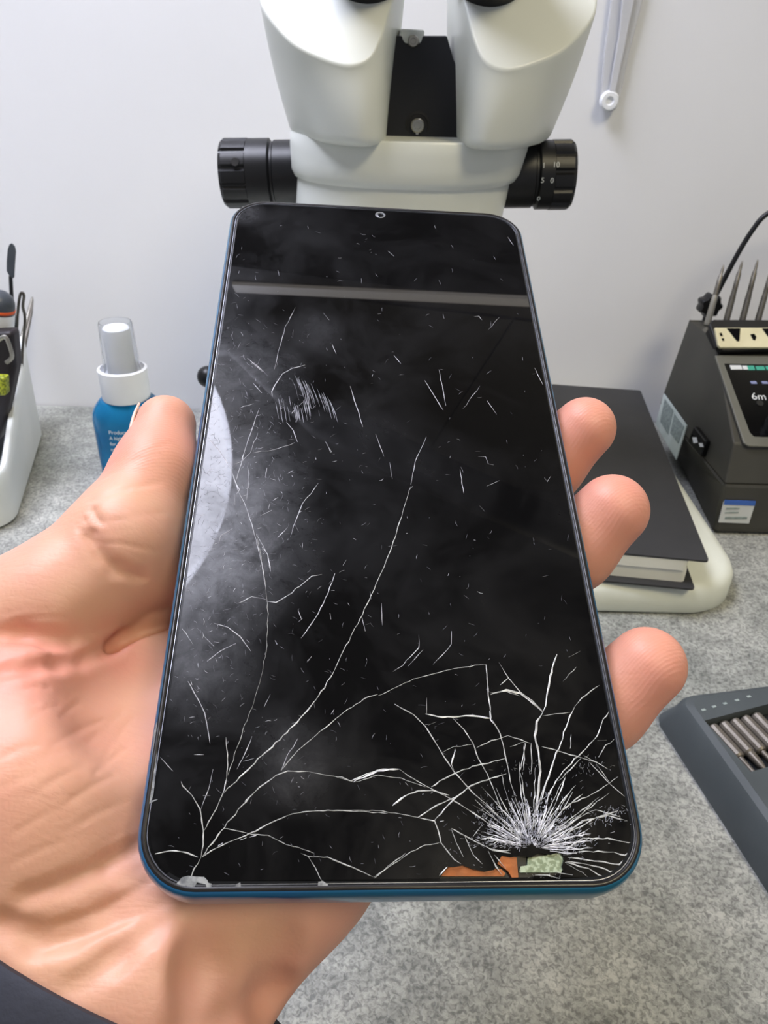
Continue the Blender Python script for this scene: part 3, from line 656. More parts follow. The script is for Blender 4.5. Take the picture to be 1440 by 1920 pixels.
# ease the grid out of the surface
adj = np.concatenate([fs[:, [0, 1]], fs[:, [1, 2]], fs[:, [2, 3]], fs[:, [3, 0]]]); deg = np.bincount(adj.ravel(), minlength=len(vs)).astype(float)
for lam in (.5, -.52) * 4:
    acc = np.zeros_like(vs)
    for i in range(3):
        acc[:, i] = np.bincount(adj[:, 0], vs[adj[:, 1], i], len(vs)) + np.bincount(adj[:, 1], vs[adj[:, 0], i], len(vs))
    vs = vs + lam * (acc / np.maximum(deg, 1)[:, None] - vs)
flush = np.zeros(len(vs)); ridge = np.zeros(len(vs))
for tip, rad in FT:
    dd = np.linalg.norm(vs - tip, axis=1); flush = np.maximum(flush, np.clip(1.45 - dd / rad, 0, 1) * (.25 if rad == 12 else .45)); ridge = np.maximum(ridge, np.clip(2.2 - dd / rad, 0, 1))
dd = np.linalg.norm(vs - t3, axis=1); ridge = np.maximum(ridge, np.clip(1.8 - dd / 10, 0, 1)); flush = np.maximum(flush, np.clip(1.6 - dd / 10, 0, 1) * .5)
for px, py, rad, k in ((60, 1420, 20, .18), (215, 1200, 5, .5), (25, 1275, 9, .5), (120, 1235, 6, .35)):
    c = hv(px, py, -8); dd = np.linalg.norm((vs - c)[:, :2], axis=1); flush = np.maximum(flush, np.clip(1.4 - dd / rad, 0, 1) * k)
me = bpy.data.meshes.new('person')
co = np.array([tuple(PM @ Vector(v * MM)) for v in vs]); org = Vector(PM @ Vector(((wr_r + wr_u) / 2 * MM)))
me.from_pydata([tuple(c - np.array(org)) for c in co], [], [tuple(int(i) for i in f) for f in fs]); me.update()
nrm = np.zeros(len(vs) * 3, np.float32); me.vertices.foreach_get('normal', nrm); nrm = nrm.reshape(-1, 3)
dep = np.zeros(len(vs))
for q3, d_, s_ in FINE3:                # fine skin folds pressed into the surface
    if len(q3) < 2: continue
    q3 = np.array(q3); near = np.where(((vs > q3.min(0) - 3) & (vs < q3.max(0) + 3)).all(1))[0]; dm = np.full(len(near), 9.)
    for i in range(len(q3) - 1): dm = np.minimum(dm, cone(vs[near], q3[i], q3[i + 1], 0, 0))
    dep[near] = np.maximum(dep[near], d_ * np.exp(-(dm / s_) ** 2))
co2 = co - np.array(org) - nrm * dep[:, None] * MM; me.vertices.foreach_set('co', co2.astype(np.float32).ravel()); me.update()
for nm, arr in (('flush', flush), ('ridges', ridge * .11)):
    at = me.attributes.new(nm, 'FLOAT', 'POINT'); at.data.foreach_set('value', arr.astype(np.float32))
person = link('person', me, M['skin'], None, org, smooth=False); me.shade_smooth()
tag(person, 'left hand of a person in a dark sleeve gripping the cracked black phone', 'person')
# thumb nail, seen edge-on at the left of the tip
b = MB(); nc = hv(268, 782, -8.6); ax = t4 - t3; ax /= np.linalg.norm(ax); out = (nc - (t3 + ax * ((nc - t3) @ ax))); out /= np.linalg.norm(out); side = np.cross(ax, out)
R = []
for i in range(9):
    al = -7.5 + 11.5 * i / 8; row = []
    base = t3 + ax * ((t4 - t3) @ ax + al - 1.2)
    rr = 7.1 - .055 * max(0, i - 5) ** 2
    for j in range(13):
        th = math.radians(-58 + 116 * j / 12); row.append(base + (out * math.cos(th) + side * math.sin(th)) * rr)
    R.append(row)
V_ = [tuple(PM @ Vector(p * MM)) for r in R for p in r]
b.add(V_, [(i * 13 + j, i * 13 + j + 1, (i + 1) * 13 + j + 1, (i + 1) * 13 + j) for i in range(8) for j in range(12)])
o = b.build('thumb_nail', M['nail'], person); so = o.modifiers.new('solid', 'SOLIDIFY'); so.thickness = .0005
# sleeve
b = MB(); wc = Vector(hp(172, 1896, -35)); fdv = Vector(fd); xa = Vector(wr_u - wr_r); xa = (xa - fdv * xa.dot(fdv)).normalized(); ya = fdv.cross(xa)
R = []
for i, (al, ra, rb) in enumerate([(6, 30.5, 23), (.5, 32.5, 24.5), (0, 34.2, 26), (1, 35.2, 27), (6, 35.6, 27.4), (8, 35, 27), (14, 35.4, 27.6), (50, 37.5, 29.5), (100, 40, 32), (170, 45, 38), (240, 50, 44), (242, 20, 18)]):
    row = []
    for j in range(48):
        th = 2 * math.pi * j / 48; wob = 1 + (.012 * math.sin(3 * th + al * .11) + .01 * math.sin(5 * th - al * .07)) * min(1, al / 30)
        row.append(PM @ ((wc + fdv * (al - 18 * (.5 + .5 * math.sin(th)) * max(0, 1 - al / 90)) + (xa * math.cos(th) * ra + ya * math.sin(th) * rb) * wob) * MM))
    R.append(row)
b.rings(R, False, True); o = b.build('jacket_sleeve', M['sleeve'], person, angle=60); o['label'] = 'dark blue-grey cuff'

# ------------------------------------------------------------------ microscope
XC = lambda z: .0054 + (z - .185) * .11
g0, g1, g2 = G(1115, 1150), G(1350, 1140), G(1372, 1118)
print('base', g0, g1, g2, 'nb', G(1330, 1052, .036), G(1200, 732, .036), G(1045, 727, .036), G(1300, 1100, .022), G(1305, 1115, .02), 'station', G(1335, 1003), G(1440, 1005))
BX = .034; BHW = .1485; BF = g0.y; BB = WY - .012
micro = thing('microscope', (BX, .42, 0), 'white binocular stereo microscope with black side knobs standing behind the phone', 'microscope')
b = MB(); yc = (BF + BB) / 2; R = []
for ins, z in ((.002, 0), (0, .002), (0, .013), (.002, .017), (.006, .0185)):
    R.append([Vector((BX + x, yc + y, z)) for x, y in rrect(BHW * 2 - 2 * ins, BB - BF - 2 * ins, .03 - ins, 10)])
b.rings(R); b.build('base_plate', M['base_white'], micro, angle=50)
b = MB(); b.lathe([(.03, .0185), (.03, .024), (.0165, .026), (.0165, .185), (.014, .188)], (XC(.1), .505, 0), (0, 0, 1), 40); b.build('post', M['steel'], micro)
b = MB(); b.lathe([(.026, .10), (.028, .102), (.028, .158), (.026, .16)], (XC(.1), .505, 0), (0, 0, 1), 40); b.box((XC(.1) - .022, .445, .108), (XC(.1) + .022, .49, .152)); b.build('focus_arm', M['white_metal'], micro, bevel=.003)
kb = onY(378, 706, .455)
b = MB(); b.tube([Vector((XC(.1) - .02, .49, .13)), Vector((kb.x + .012, kb.y, kb.z + .002)), kb], .0035, 12); b.build('lock_lever', M['steel'], micro)
b = MB(); b.sphere(kb + Vector((.004, 0, 0)), .0068, 24, 16); b.build('ball_knob', M['black_plastic'], micro)
# zoom body
def oval(cx, cy, a, b_, z, n=56, e=.86):
    o = []
    for j in range(n):
        t = 2 * math.pi * j / n; c, s = math.cos(t), math.sin(t)
        o.append(Vector((cx + a * math.copysign(abs(c) ** e, c), cy + b_ * math.copysign(abs(s) ** e, s), z)))
    return o
CY = .412
zb = onY(757, 356, CY - .051).z; zt = onY(770, 266, CY - .05).z
print('collar z', zb, zt)
b = MB(); b.rings([oval(XC(.1), CY, .042, .04, .098), oval(XC(.1), CY, .046, .043, .1), oval(XC(.13), CY, .050, .045, .13), oval(XC(zb), CY, .0525, .0485, zb + .004)]); b.build('zoom_body', M['white_metal'], micro, angle=50)
b = MB(); b.lathe([(.024, .072), (.027, .074), (.027, .0985)], (XC(.08), CY, 0), (0, 0, 1), 40); b.build('objective_ring', M['black_plastic'], micro)
R = []
for z, a, b_ in ((zb - .001, .0515, .047), (zb, .054, .0495), (zb + .003, .0556, .0512), (zb + .008, .0562, .0516), (zt - .006, .0569, .0512), (zt - .001, .0571, .0508), (zt, .0566, .050)):
    R.append(oval(XC(z), CY, a, b_, z))
b = MB(); b.rings(R); b.build('body_collar', M['white_metal'], micro, angle=50)
# side knobs
def side_knob(sx, pc, length, marks):
    c = pc; ax = Vector((sx, 0, 0)); ax = Matrix.Rotation(math.radians(-2), 3, 'Y') @ ax
    b = MB(); b.lathe([(.0150, -.012), (.0150, .008), (.0143, .0085), (.0143, .0095), (.0158, .0105), (.0158, length * .62)], c, ax, 48); b.build('knob_sleeve', M['black_plastic'], micro, angle=40)
    b = MB(); R = []; x = ax.orthogonal().normalized(); y = ax.cross(x); n = 96
    for r, h in ((.0150, length * .62), (.0160, length * .625), (.0160, length - .0015), (.0148, length), (.004, length + .0003)):
        R.append([c + ax * h + (x * math.cos(2 * math.pi * j / n) + y * math.sin(2 * math.pi * j / n)) * (r - (.0011 if (j % 8 in (0, 1)) and .0149 < r else 0)) for j in range(n)])
    b.rings(R); k = b.build('zoom_knob', M['black_plastic'], micro, angle=25)
    return k, c, ax
lk = P(548, 320, .385); lk = Vector((lk.x, CY - .002, lk.z)); kL = onY(420, 321, CY); kR = onY(1070, 332, CY); rk = onY(966, 330, CY)
llen = abs(kL.x - lk.x); rlen = abs(kR.x - rk.x)
kl, c, ax = side_knob(-1, Vector((onY(548, 320, CY).x, CY, kL.z)), abs(kL.x - onY(548, 320, CY).x), False)
b = MB(); b.lathe([(.0021, 0), (.0019, .0004)], Vector((kL.x + .0085, CY, kL.z)) + Vector((0, -.0156, .0065)).normalized() * .0157, Vector((0, -.92, .4)), 16); b.build('set_screw_hole', M['recess'], kl)
kr, c, ax = side_knob(1, Vector((rk.x, CY, kR.z)), rlen, True)
for s, dx, pz in (('1', .010, .35), ('10', .015, .38), ('5', .010, -.05), ('0', .0145, -.05), ('0', .0095, -.6)):
    n = Vector((0, -math.cos(pz), math.sin(pz))); up = Vector((0, math.sin(pz), math.cos(pz)))
    text_mesh('scale_mark', s, .0034, Vector((rk.x + dx, CY, kR.z)) + n * .01625, (1, 0, 0), up, M['white_print'], kr)
# eyepiece housings
tp0 = onY(655, 131, .353); tn = Vector((0, -.72, .69)).normalized()
def TP(px, py): return onpl(px, py, tp0, tn)
top = [TP(486, -10), TP(497, 30), TP(545, 86), TP(600, 116), TP(655, 131), TP(694, 117), TP(714, 82), TP(727, 40), TP(744, -20), TP(768, -130), TP(720, -210), TP(620, -225), TP(530, -170), TP(492, -80)]
zl = zt - .001
bot = [(-.0500, .415), (-.0475, .400), (-.041, .384), (-.030, .365), (-.0155, .3545), (-.0080, .357), (-.0040, .368), (-.0035, .385), (-.0035, .405), (-.0035, .435), (-.012, .45), (-.025, .452), (-.041, .446), (-.049, .43)]
bot = [Vector((x, y, zl)) for x, y in bot]
MX = .0125
def housing(sx):
    mir = lambda p: Vector((2 * MX - p.x, p.y, p.z)) if sx > 0 else Vector(p)
    T = spline([mir(p) for p in top], 6, True); Bt = spline([mir(p) for p in bot], 6, True)
    n = len(T); tc_ = sum(T, Vector()) / n; bc = sum(Bt, Vector()) / n; R = []
    up = tn * .0016
    R.append([p + (bc - p) * .12 + Vector((0, 0, -.0012)) for p in Bt]); R.append([p + (bc - p) * .03 for p in Bt])
    for t in (.04, .12, .25, .4, .55, .7, .85, .97):
        bu = math.sin(math.pi * t) * .035
        R.append([(p * (1 - t) + q * t) + ((p * (1 - t) + q * t) - (bc * (1 - t) + tc_ * t)) * bu for p, q in zip(Bt, T)])
    R.append([q + (tc_ - q) * .004 + up * .3 for q in T]); R.append([q + (tc_ - q) * .018 + up * .85 for q in T]); R.append([q + (tc_ - q) * .045 + up for q in T])
    b = MB(); b.rings(R); h = b.build('eyepiece_housing', M['white_metal'], micro, angle=60)
    # eyepiece tube on the slanted face
    e0 = mir(TP(690, -46)); b = MB(); b.lathe([(.0158, 0), (.0158, .004), (.0145, .0045), (.0145, .012)], e0 + tn * .001, tn, 40); b.build('eyepiece_tube', M['black_plastic'], h)
    b = MB(); b.lathe([(.0175, .012), (.0175, .034), (.0185, .036), (.0185, .05), (.016, .054), (.010, .0535)], e0 + tn * .001, tn, 40); b.build('eyepiece', M['black_plastic'], h)
    sp = onpl(686, 252, Vector((0, .3565, 0)), Vector((0, 1, 0))); sp = mir(sp); b = MB(); b.lathe([(.0013, -.0006), (.0013, .0003), (.0006, .0003), (.0006, 0)], sp, Vector((.25 * -sx, -1, -.1)), 16, True, True); b.build('screw', M['dark_steel'], h)
    return h
housing(-1); housing(1)
# black plate between them
yp = .385
def BP(px, py): return onY(px, py, yp + (300 - py) * .00003)
b = MB(); poly = [BP(690, 264), BP(892, 264), BP(880, 180), BP(850, 110), BP(838, 67), BP(790, 67), BP(787, 80), BP(760, 80), BP(756, 67), BP(738, 67), BP(728, 110), BP(705, 200)]
b.prism(poly, (0, .012, 0)); fp = b.build('front_plate', M['black_matte'], micro, smooth=False, bevel=.0006)
b = MB(); b.prism([BP(750, 54), BP(796, 56), BP(795, 78), BP(784, 84), BP(776, 90), BP(764, 84), BP(752, 78)], (0, .012, 0)); tb = b.build('mounting_tab', M['white_metal'], micro, smooth=False, bevel=.0008)
for px, py, r in ((775, 77, .0024), (783, 235, .0030)):
    c = BP(px, py); b = MB(); b.lathe([(r * 1.9, -.0002), (r * 1.9, .0002), (r * 1.55, .0004), (r * 1.5, .0001)], c, (0, -1, 0), 24); 
    if r > .0025: b.build('screw_recess', M['recess'], fp)
    b = MB(); b.lathe([(r, .0003), (r, .0016), (r * .85, .002), (r * .5, .002), (r * .45, .0012)], c, (0, -1, 0), 24); b.build('cap_screw', M['steel'], fp if r > .0025 else tb)
b = MB(); b.prism([BP(777, 240), BP(789, 240), BP(784, 252), BP(780, 252)], (0, -.001, 0)); b.build('washer_tip', M['steel'], fp, smooth=False)

# ------------------------------------------------------------------ notebook on the base
ZB = .0187
c_fr, c_br = G(1330, 1052, ZB + .0155), G(1201, 732, ZB + .0155)
c_br.y = min(c_br.y, .485) if c_br.y > .53 else c_br.y
nbk = thing('notebook', (c_fr.x - .08, c_fr.y + .08, ZB), 'thick black-covered notebook with white pages lying on the white microscope base', 'notebook')
e1 = (c_br - c_fr); e1.z = 0; ln = e1.length; e1.normalize(); e2 = Vector((-e1.y, e1.x, 0))
wdt = .105
def nb_slab(z0, z1, a0, a1, b0, b1, r=.002):
    pts = []
    for x, y in rrect(a1 - a0, b1 - b0, r, 3):
        pts.append(c_fr + e1 * ((a0 + a1) / 2 + x) + e2 * ((b0 + b1) / 2 + y))
    mb = MB(); mb.rings([[Vector((p.x, p.y, z0)) for p in pts], [Vector((p.x, p.y, z1)) for p in pts]]); return mb
nb_slab(ZB + .0145, ZB + .0155, 0, ln, 0, wdt).build('front_cover', M['cover'], nbk, smooth=False)
bc0 = G(1306, 1117, ZB); da = (bc0 - c_fr).dot(e1); db = (bc0 - c_fr).dot(e2)
nb_slab(ZB, ZB + .001, da + .004, ln - .004, db, wdt - .002).build('back_cover', M['cover'], nbk, smooth=False)
nb_slab(ZB + .001, ZB + .0085, da + .009, ln - .006, db + .004, wdt - .004).build('lower_pages', M['paper'], nbk, smooth=False)
nb_slab(ZB + .0085, ZB + .0145, .5 * da + .004, ln - .006, db * .5 + .007, wdt - .004).build('upper_pages', M['paper'], nbk, smooth=False)

# ------------------------------------------------------------------ soldering station
s0 = G(1336, 1003); SX, SF = s0.x, s0.y
def SXp(y, z): return SX            # left flank
yb_ = .53
SY = lambda px, py, y: onY(px, py, y)
YB = .497
Fk, Fp, Fq, Fd = onY(1352, 908, SF), onY(1391, 832, SF + .008), onY(1337, 664, SF + .062), onY(1321, 630, SF + .078)
sil = [onY(x, y, YB) for x, y in ((1300, 603), (1284, 640), (1255, 690), (1240, 745), (1222, 830), (1210, 900))]
zd = sil[0].z; zk, zp, zq = Fk.z, Fp.z, Fq.z
_q = [Fk, Fp, Fq, Fd, sil[0], sil[1], sil[2], sil[3]]; _c = np.linalg.lstsq(np.array([(1, p.y, p.z) for p in _q]), np.array([p.x for p in _q]), rcond=None)[0]
def plx(y, z): return float(_c[0] + _c[1] * y + _c[2] * z)
for _p in (Fk, Fp, Fq, Fd): _p.x = plx(_p.y, _p.z)
def backx(z):
    return plx(YB, z)
print('station', s0, Fk, Fp, Fq, Fd, zd, [tuple(round(c, 3) for c in p) for p in sil])
st = thing('soldering_station', (SX + .09, SF + .07, 0), 'dark grey soldering station with slanted control panel at the right edge', 'soldering station')
XR = SX + .20
def sring(z, fx, fy, yb=YB, bx=None):
    return [Vector((fx, fy, z)), Vector((XR, fy, z)), Vector((XR, yb, z)), Vector((bx if bx else backx(z), yb, z))]
b = MB(); b.rings([sring(.0004, s0.x + .003, SF + .003, YB - .003, s0.x + .012), sring(.003, s0.x, SF, YB, s0.x + .01), sring(zk, Fk.x, SF, YB)]); b.build('lower_body', M['station'], st, smooth=False, bevel=.003)
b = MB(); b.rings([sring(zk + .0002, Fk.x, SF + .0005), sring(zp, Fp.x, Fp.y), sring(zq, Fq.x, Fq.y), sring(Fd.z, Fd.x, Fd.y), sring(zd, Fd.x, Fd.y + .012)]); body = b.build('body', M['station'], st, smooth=False, bevel=.0025)
secs = [None, None, None, (zk, Fk.x, SF), (zp, Fp.x, Fp.y), (zq, Fq.x, Fq.y), (Fd.z, Fd.x, Fd.y)]
p_bl, p_tl = Fp, Fq
# slanted control face
fo = Vector((p_bl.x, secs[4][2], zp)); ft = Vector((p_tl.x, secs[5][2], zq)); fup = (ft - fo); fup.x = 0; fl = fup.length; fup.normalize(); fnn = Vector((1, 0, 0)).cross(fup)
if fnn.y > 0: fnn = -fnn
fpl = fo + fnn * .0008
def FP(px, py, off=.0008): return onpl(px, py, fo + fnn * off, fnn)
def flat(name, m, pts, nn, th, parent, bevel=0):
    b = MB(); b.prism([p - nn * .0004 for p in pts], nn * (th + .0004)); return b.build(name, m, parent, smooth=False, bevel=bevel)
bez = flat('panel_bezel', M['station_bezel'], [FP(1339, 668), FP(1393, 832), FP(1402, 838), FP(1700, 846), FP(1640, 672)], fnn, .0012, st, .0006)
pan = flat('control_panel', M['panel'], [FP(1357, 683, .0014), FP(1405, 812, .0014), FP(1413, 820, .0014), FP(1680, 828, .0014), FP(1630, 688, .0014)], fnn, .0006, st)
def bar(name, m, x0, x1, y0, y1, parent=pan): return flat(name, m, [FP(x0, y0, .0022), FP(x0 + 3, y1, .0022), FP(x1 + 3, y1, .0022), FP(x1, y0, .0022)], fnn, .0002, parent)
bar('status_bar', M['white_print'], 1368, 1389, 685, 693); bar('status_bar', M['white_print'], 1391, 1400, 686, 693); bar('status_bar', M['teal'], 1400, 1413, 686, 694); bar('status_bar', M['teal'], 1416, 1432, 687, 694); bar('status_bar', M['teal'], 1435, 1452, 687, 694)
bar('indicator', M['lilac'], 1406, 1417, 715, 720); bar('indicator', M['lilac'], 1427, 1438, 715, 720)
tx = FP(1410, 749, .0023); text_mesh('panel_text', '6m', .0068, tx, (1, 0, 0), fup, M['white_print'], pan)
kc = FP(1424, 757, .002); b = MB(); b.lathe([(.0022, 0), (.002, .0008)], kc, fnn, 16); b.build('button', M['station_dark'], pan)
kc = FP(1462, 800, .002); b = MB(); b.lathe([(.0085, 0), (.0085, .006), (.0075, .008)], kc, fnn, 32); b.build('dial', M['station_dark'], pan)
# name plate with cut-out letters on a sloped pad
nf = (Vector((0, -.62, .78))).normalized(); no = onY(1345, 640, .449)
def NP(px, py, off=0.): return onpl(px, py, no + nf * off, nf)
pad = flat('plate_pad', M['black_matte'], [NP(1326, 613), NP(1334, 604), NP(1600, 606), NP(1620, 655), NP(1352, 662), NP(1340, 655)], nf, .003, st, .0008)
b = MB(); b.prism([NP(x, y, -.0005) for x, y in ((1330, 614), (1338, 608), (1600, 608), (1610, 655), (1352, 660))], nf * -.006); b.build('pad_support', M['black_matte'], st, smooth=False)
flat('name_plate', M['cream'], [NP(1338, 617, .003), NP(1345, 650, .003), NP(1349, 654, .003), NP(1610, 654, .003), NP(1600, 617, .003)], nf, .0016, pad, .0004)
for pl in ([(1363, 616), (1388, 616), (1386, 640), (1382, 640)], [(1407, 627), (1414, 626), (1418, 632), (1416, 638), (1412, 637)], [(1429, 616), (1452, 616), (1450, 640), (1447, 640)], [(1349, 625), (1353, 624), (1355, 630), (1351, 630)], [(1353, 635), (1357, 634), (1358, 639), (1355, 639)]):
    flat('letter_cut', M['panel'], [NP(x, y, .0048) for x, y in pl], nf, .0002, pad)
# left flank: sticker and rocker switch;   front: white and blue sticker
va, vb, vc = Vector((Fk.x, SF, zk)), Vector((Fp.x, Fp.y, zp)), Vector((backx(zp), YB, zp))
o0 = vb; ln2 = (vb - va).cross(vc - va).normalized()
va = Vector((Fq.x, Fq.y, zq)); ln2 = (va - vb).cross(vc - vb).normalized()
if ln2.x > 0: ln2 = -ln2
def LP(px, py, off=.0006): return onpl(px, py, o0 + ln2 * off, ln2)
sk = flat('rating_sticker', M['sticker'], [LP(1245, 738), LP(1288, 798), LP(1268, 862), LP(1230, 795)], ln2, .0003, st)
flat('sticker_block', M['sticker_dark'], [LP(1247, 748, .001), LP(1263, 770, .001), LP(1253, 815, .001), LP(1238, 790, .001)], ln2, .0002, sk)
flat('sticker_block', M['sticker_dark'], [LP(1265, 775, .001), LP(1283, 800, .001), LP(1272, 832, .001), LP(1257, 812, .001)], ln2, .0002, sk)
sw = flat('rocker_switch', M['panel'], [LP(1310, 800), LP(1332, 828), LP(1322, 858), LP(1298, 830)], ln2, .003, st, .0006)
flat('switch_dot', M['white_print'], [LP(1299, 820, .0036), LP(1306, 820, .0036), LP(1308, 830, .0036), LP(1301, 831, .0036)], ln2, .0003, sw)
flat('switch_dot', M['white_print'], [LP(1311, 831, .0036), LP(1317, 831, .0036), LP(1319, 838, .0036), LP(1313, 838, .0036)], ln2, .0003, sw)
fy = Vector((0, -1, 0)); fr = Vector((0, SF - .0004, 0))
def FR(px, py, off=0.): return onpl(px, py, fr + fy * off, fy)
sk = flat('front_sticker', M['white_print'], [FR(1357, 940), FR(1347, 979), FR(1404, 981), FR(1416, 942)], fy, .0003, st)
flat('sticker_band', M['blue_print'], [FR(1359, 938, .0004), FR(1357, 946, .0004), FR(1415, 948, .0004), FR(1417, 940, .0004)], fy, .0002, sk)
for x0, x1, y0, y1 in ((1361, 1386, 952, 955), (1359, 1384, 960, 962), (1359, 1400, 969, 973)):
    flat('sticker_line', M['sticker_dark'], [FR(x0 + 1, y0, .0004), FR(x0, y1, .0004), FR(x1, y1, .0004), FR(x1 + 1, y0, .0004)], fy, .0002, sk)
# spare tips standing in the rear deck
for i, (bx, by, tx_, ty) in enumerate(((1326, 602, 1357, 497), (1360, 602, 1392, 489), (1390, 602, 1421, 487), (1419, 602, 1452, 490))):
    y = YB - .008; a = onY(bx, by + 6, y); e = onY(tx_, ty, y + .012); d = (e - a).normalized(); L = (e - a).length
    a2 = Vector((a.x, a.y, zd + .0002)); d = (e - a2).normalized(); L = (e - a2).length
    t = thing('soldering_tip', a2, ['leftmost', 'second from left', 'third from left', 'rightmost'][i] + ' of the four thin soldering tips standing in the grey station', 'soldering tip', 'soldering tips in the station deck')
    b = MB(); b.lathe([(.0020, 0), (.0018, L * .45), (.0016, L * .5)], a2, d, 16); b.build('shank', M['dark_steel'] if i else M['steel'], t)
    b = MB(); b.lathe([(.0016, L * .5), (.0014, L * .80), (.0009, L * .84), (.0008, L * .93), (.0003, L)], a2, d, 16); b.build('point', M['dark_steel'], t)
# lobed knob with a cable behind the station
kc = onY(1330, 572, YB + .012)
cb_ = thing('handle_holder', Vector((kc.x, kc.y, zd)), 'black lobed knob rising behind the station with a black cable running off', 'holder')
b = MB(); n = 60
b.rings([[kc + Vector((.0, h, 0)) + Vector((math.cos(2 * math.pi * j / n), 0, math.sin(2 * math.pi * j / n))) * r * (1 + .10 * math.cos(7 * 2 * math.pi * j / n)) for j in range(n)] for r, h in ((.004, -.0052), (.0062, -.005), (.0072, -.003), (.0072, .003), (.0062, .005), (.004, .0052))])
b.build('lobed_knob', M['black_plastic'], cb_, angle=40)
b = MB(); b.tube([Vector((kc.x, kc.y, kc.z - .004)), Vector((kc.x - .001, kc.y, .001))], .0022, 12); b.build('stem', M['black_plastic'], cb_)
yk = kc.y
pts = spline([kc + Vector((.002, 0, .004)), onY(1347, 545, yk), onY(1380, 482, yk), onY(1412, 430, yk), onY(1440, 400, yk), onY(1500, 372, yk), onY(1600, 380, yk + .005), onY(1700, 520, yk + .01)], 8)
b = MB(); b.tube(pts, .0016, 12); b.build('cable', M['black_plastic'], cb_)

# ------------------------------------------------------------------ spray bottle
by = .398; bc_ = G(245, 955, 0); bx = onY(233, 715, by).x
zs = lambda py, px=233: onY(px, py, by).z
zc0, zc1 = zs(741, 235), zs(690, 226); zt1 = onY(212, 603, by).z
print('bottle', bx, by, zc0, zc1, zt1)
bt = thing('spray_bottle', (bx, by, 0), 'blue liquid spray bottle with a clear cap standing left of the phone', 'bottle')
bwid, bdep = .0200, .0150
R = []
for z, k in ((.0, .86), (.0015, .96), (.004, 1), (zc0 - .020, 1.0), (zc0 - .012, 1.0), (zc0 - .008, .96), (zc0 - .005, .88), (zc0 - .0025, .78), (zc0 - .001, .70)):
    R.append([Vector((bx + bwid * k * math.copysign(abs(math.cos(t)) ** .8, math.cos(t)), by + bdep * k * math.copysign(abs(math.sin(t)) ** .8, math.sin(t)), z)) for t in [2 * math.pi * j / 48 for j in range(48)]])
b = MB(); b.rings(R); bo = b.build('bottle_body', M['bottle'], bt, angle=50); bo['label'] = 'translucent blue bottle'
rc = 42 * (Vector((bx, by, zc0)) - CAM).length / F * .98
b = MB(); b.lathe([(rc * .97, zc0 - .001), (rc, zc0), (rc, zc1 - .001), (rc * 1.01, zc1), (rc * .9, zc1 + .0006), (rc * .86, zc1 - .003)], (bx, by, 0), (0, 0, 1), 48); b.build('collar', M['cap_white'], bt)
rt = rc * .76
b = MB(); b.lathe([(rt, zc1 - .003), (rt * .95, zc1 + .006), (rt * .88, zt1 - .001), (rt * .84, zt1), (rt * .8, zt1), (rt * .84, zt1 - .0014), (rt * .9, zc1 + .006), (rt * .95, zc1 - .003)], (bx, by, 0), (0, 0, 1), 48, False, False); b.build('clear_cap', M['clear'], bt)
b = MB(); b.lathe([(rt * .78, zc1 - .003), (rt * .78, zc1 + .0035), (rt * .74, zc1 + .006), (rt * .72, zt1 - .0065), (rt * .70, zt1 - .0035), (rt * .60, zt1 - .0026), (rt * .3, zt1 - .0032)], (bx, by, 0), (0, 0, 1), 40); b.build('spray_nozzle', M['cap_white'], bt)
b = MB(); b.tube([Vector((bx, by, zc0 - .001)), Vector((bx + .001, by, .03)), Vector((bx + .004, by, .004))], .0012, 10); b.build('dip_tube', M['cap_white'], bt)
ly = by - bdep * 1.0 - .0002
for i, s in enumerate(('Product clean', 'A highly active', 'for surface of', 'tablets, e-book', 'screens, laptop', 'monitors and', 'smartphones', 'and cameras')):
    q = onY(203 + i * 1.4, 814 + i * 10.6, ly); text_mesh('label_text', s, .0027 if i else .0030, Vector((q.x + .0003, ly, q.z)), (1, 0, 0), (0, 0, 1), M['white_print'], bo)

# ------------------------------------------------------------------ white bin and what is in it
f0, f1 = G(22, 982), G(75, 812)
zf, zr = .034, .070
bin_ = thing('tool_bin', (f0.x - .05, (f0.y + f1.y) / 2, 0), 'white plastic tool bin with rounded corner cut by the left picture edge', 'bin')
ed = (f1 - f0); L = ed.length; ed.normalize(); pn = Vector((-ed.y, ed.x, 0))         # pn points left
if pn.x > 0: pn = -pn
c = f0 + ed * (L / 2) + pn * .0565
def bin_ring(ins, zoff, base):
    out = []
    for x, y in rrect(.12 - 2 * ins, L + .02 - 2 * ins, .018 - ins * .6, 8):
        p = c + pn * (-x) + ed * y; k = (y + L / 2) / L; p = Vector((p.x, p.y, (zf + (zr - zf) * min(1, max(0, k)) + zoff) if not base else zoff)); out.append(p)
    return out
b = MB(); b.rings([bin_ring(.004, 0, True), bin_ring(.001, .002, True), bin_ring(-.0005, -.012, False), bin_ring(-.0012, -.001, False), bin_ring(-.0002, .0004, False), bin_ring(.0022, 0, False), bin_ring(.0032, -.002, False), bin_ring(.005, .004, True)]); b.build('bin_body', M['bin'], bin_, angle=50)
def inb(px, py, off): return onpl(px, py, c + pn * off, pn)
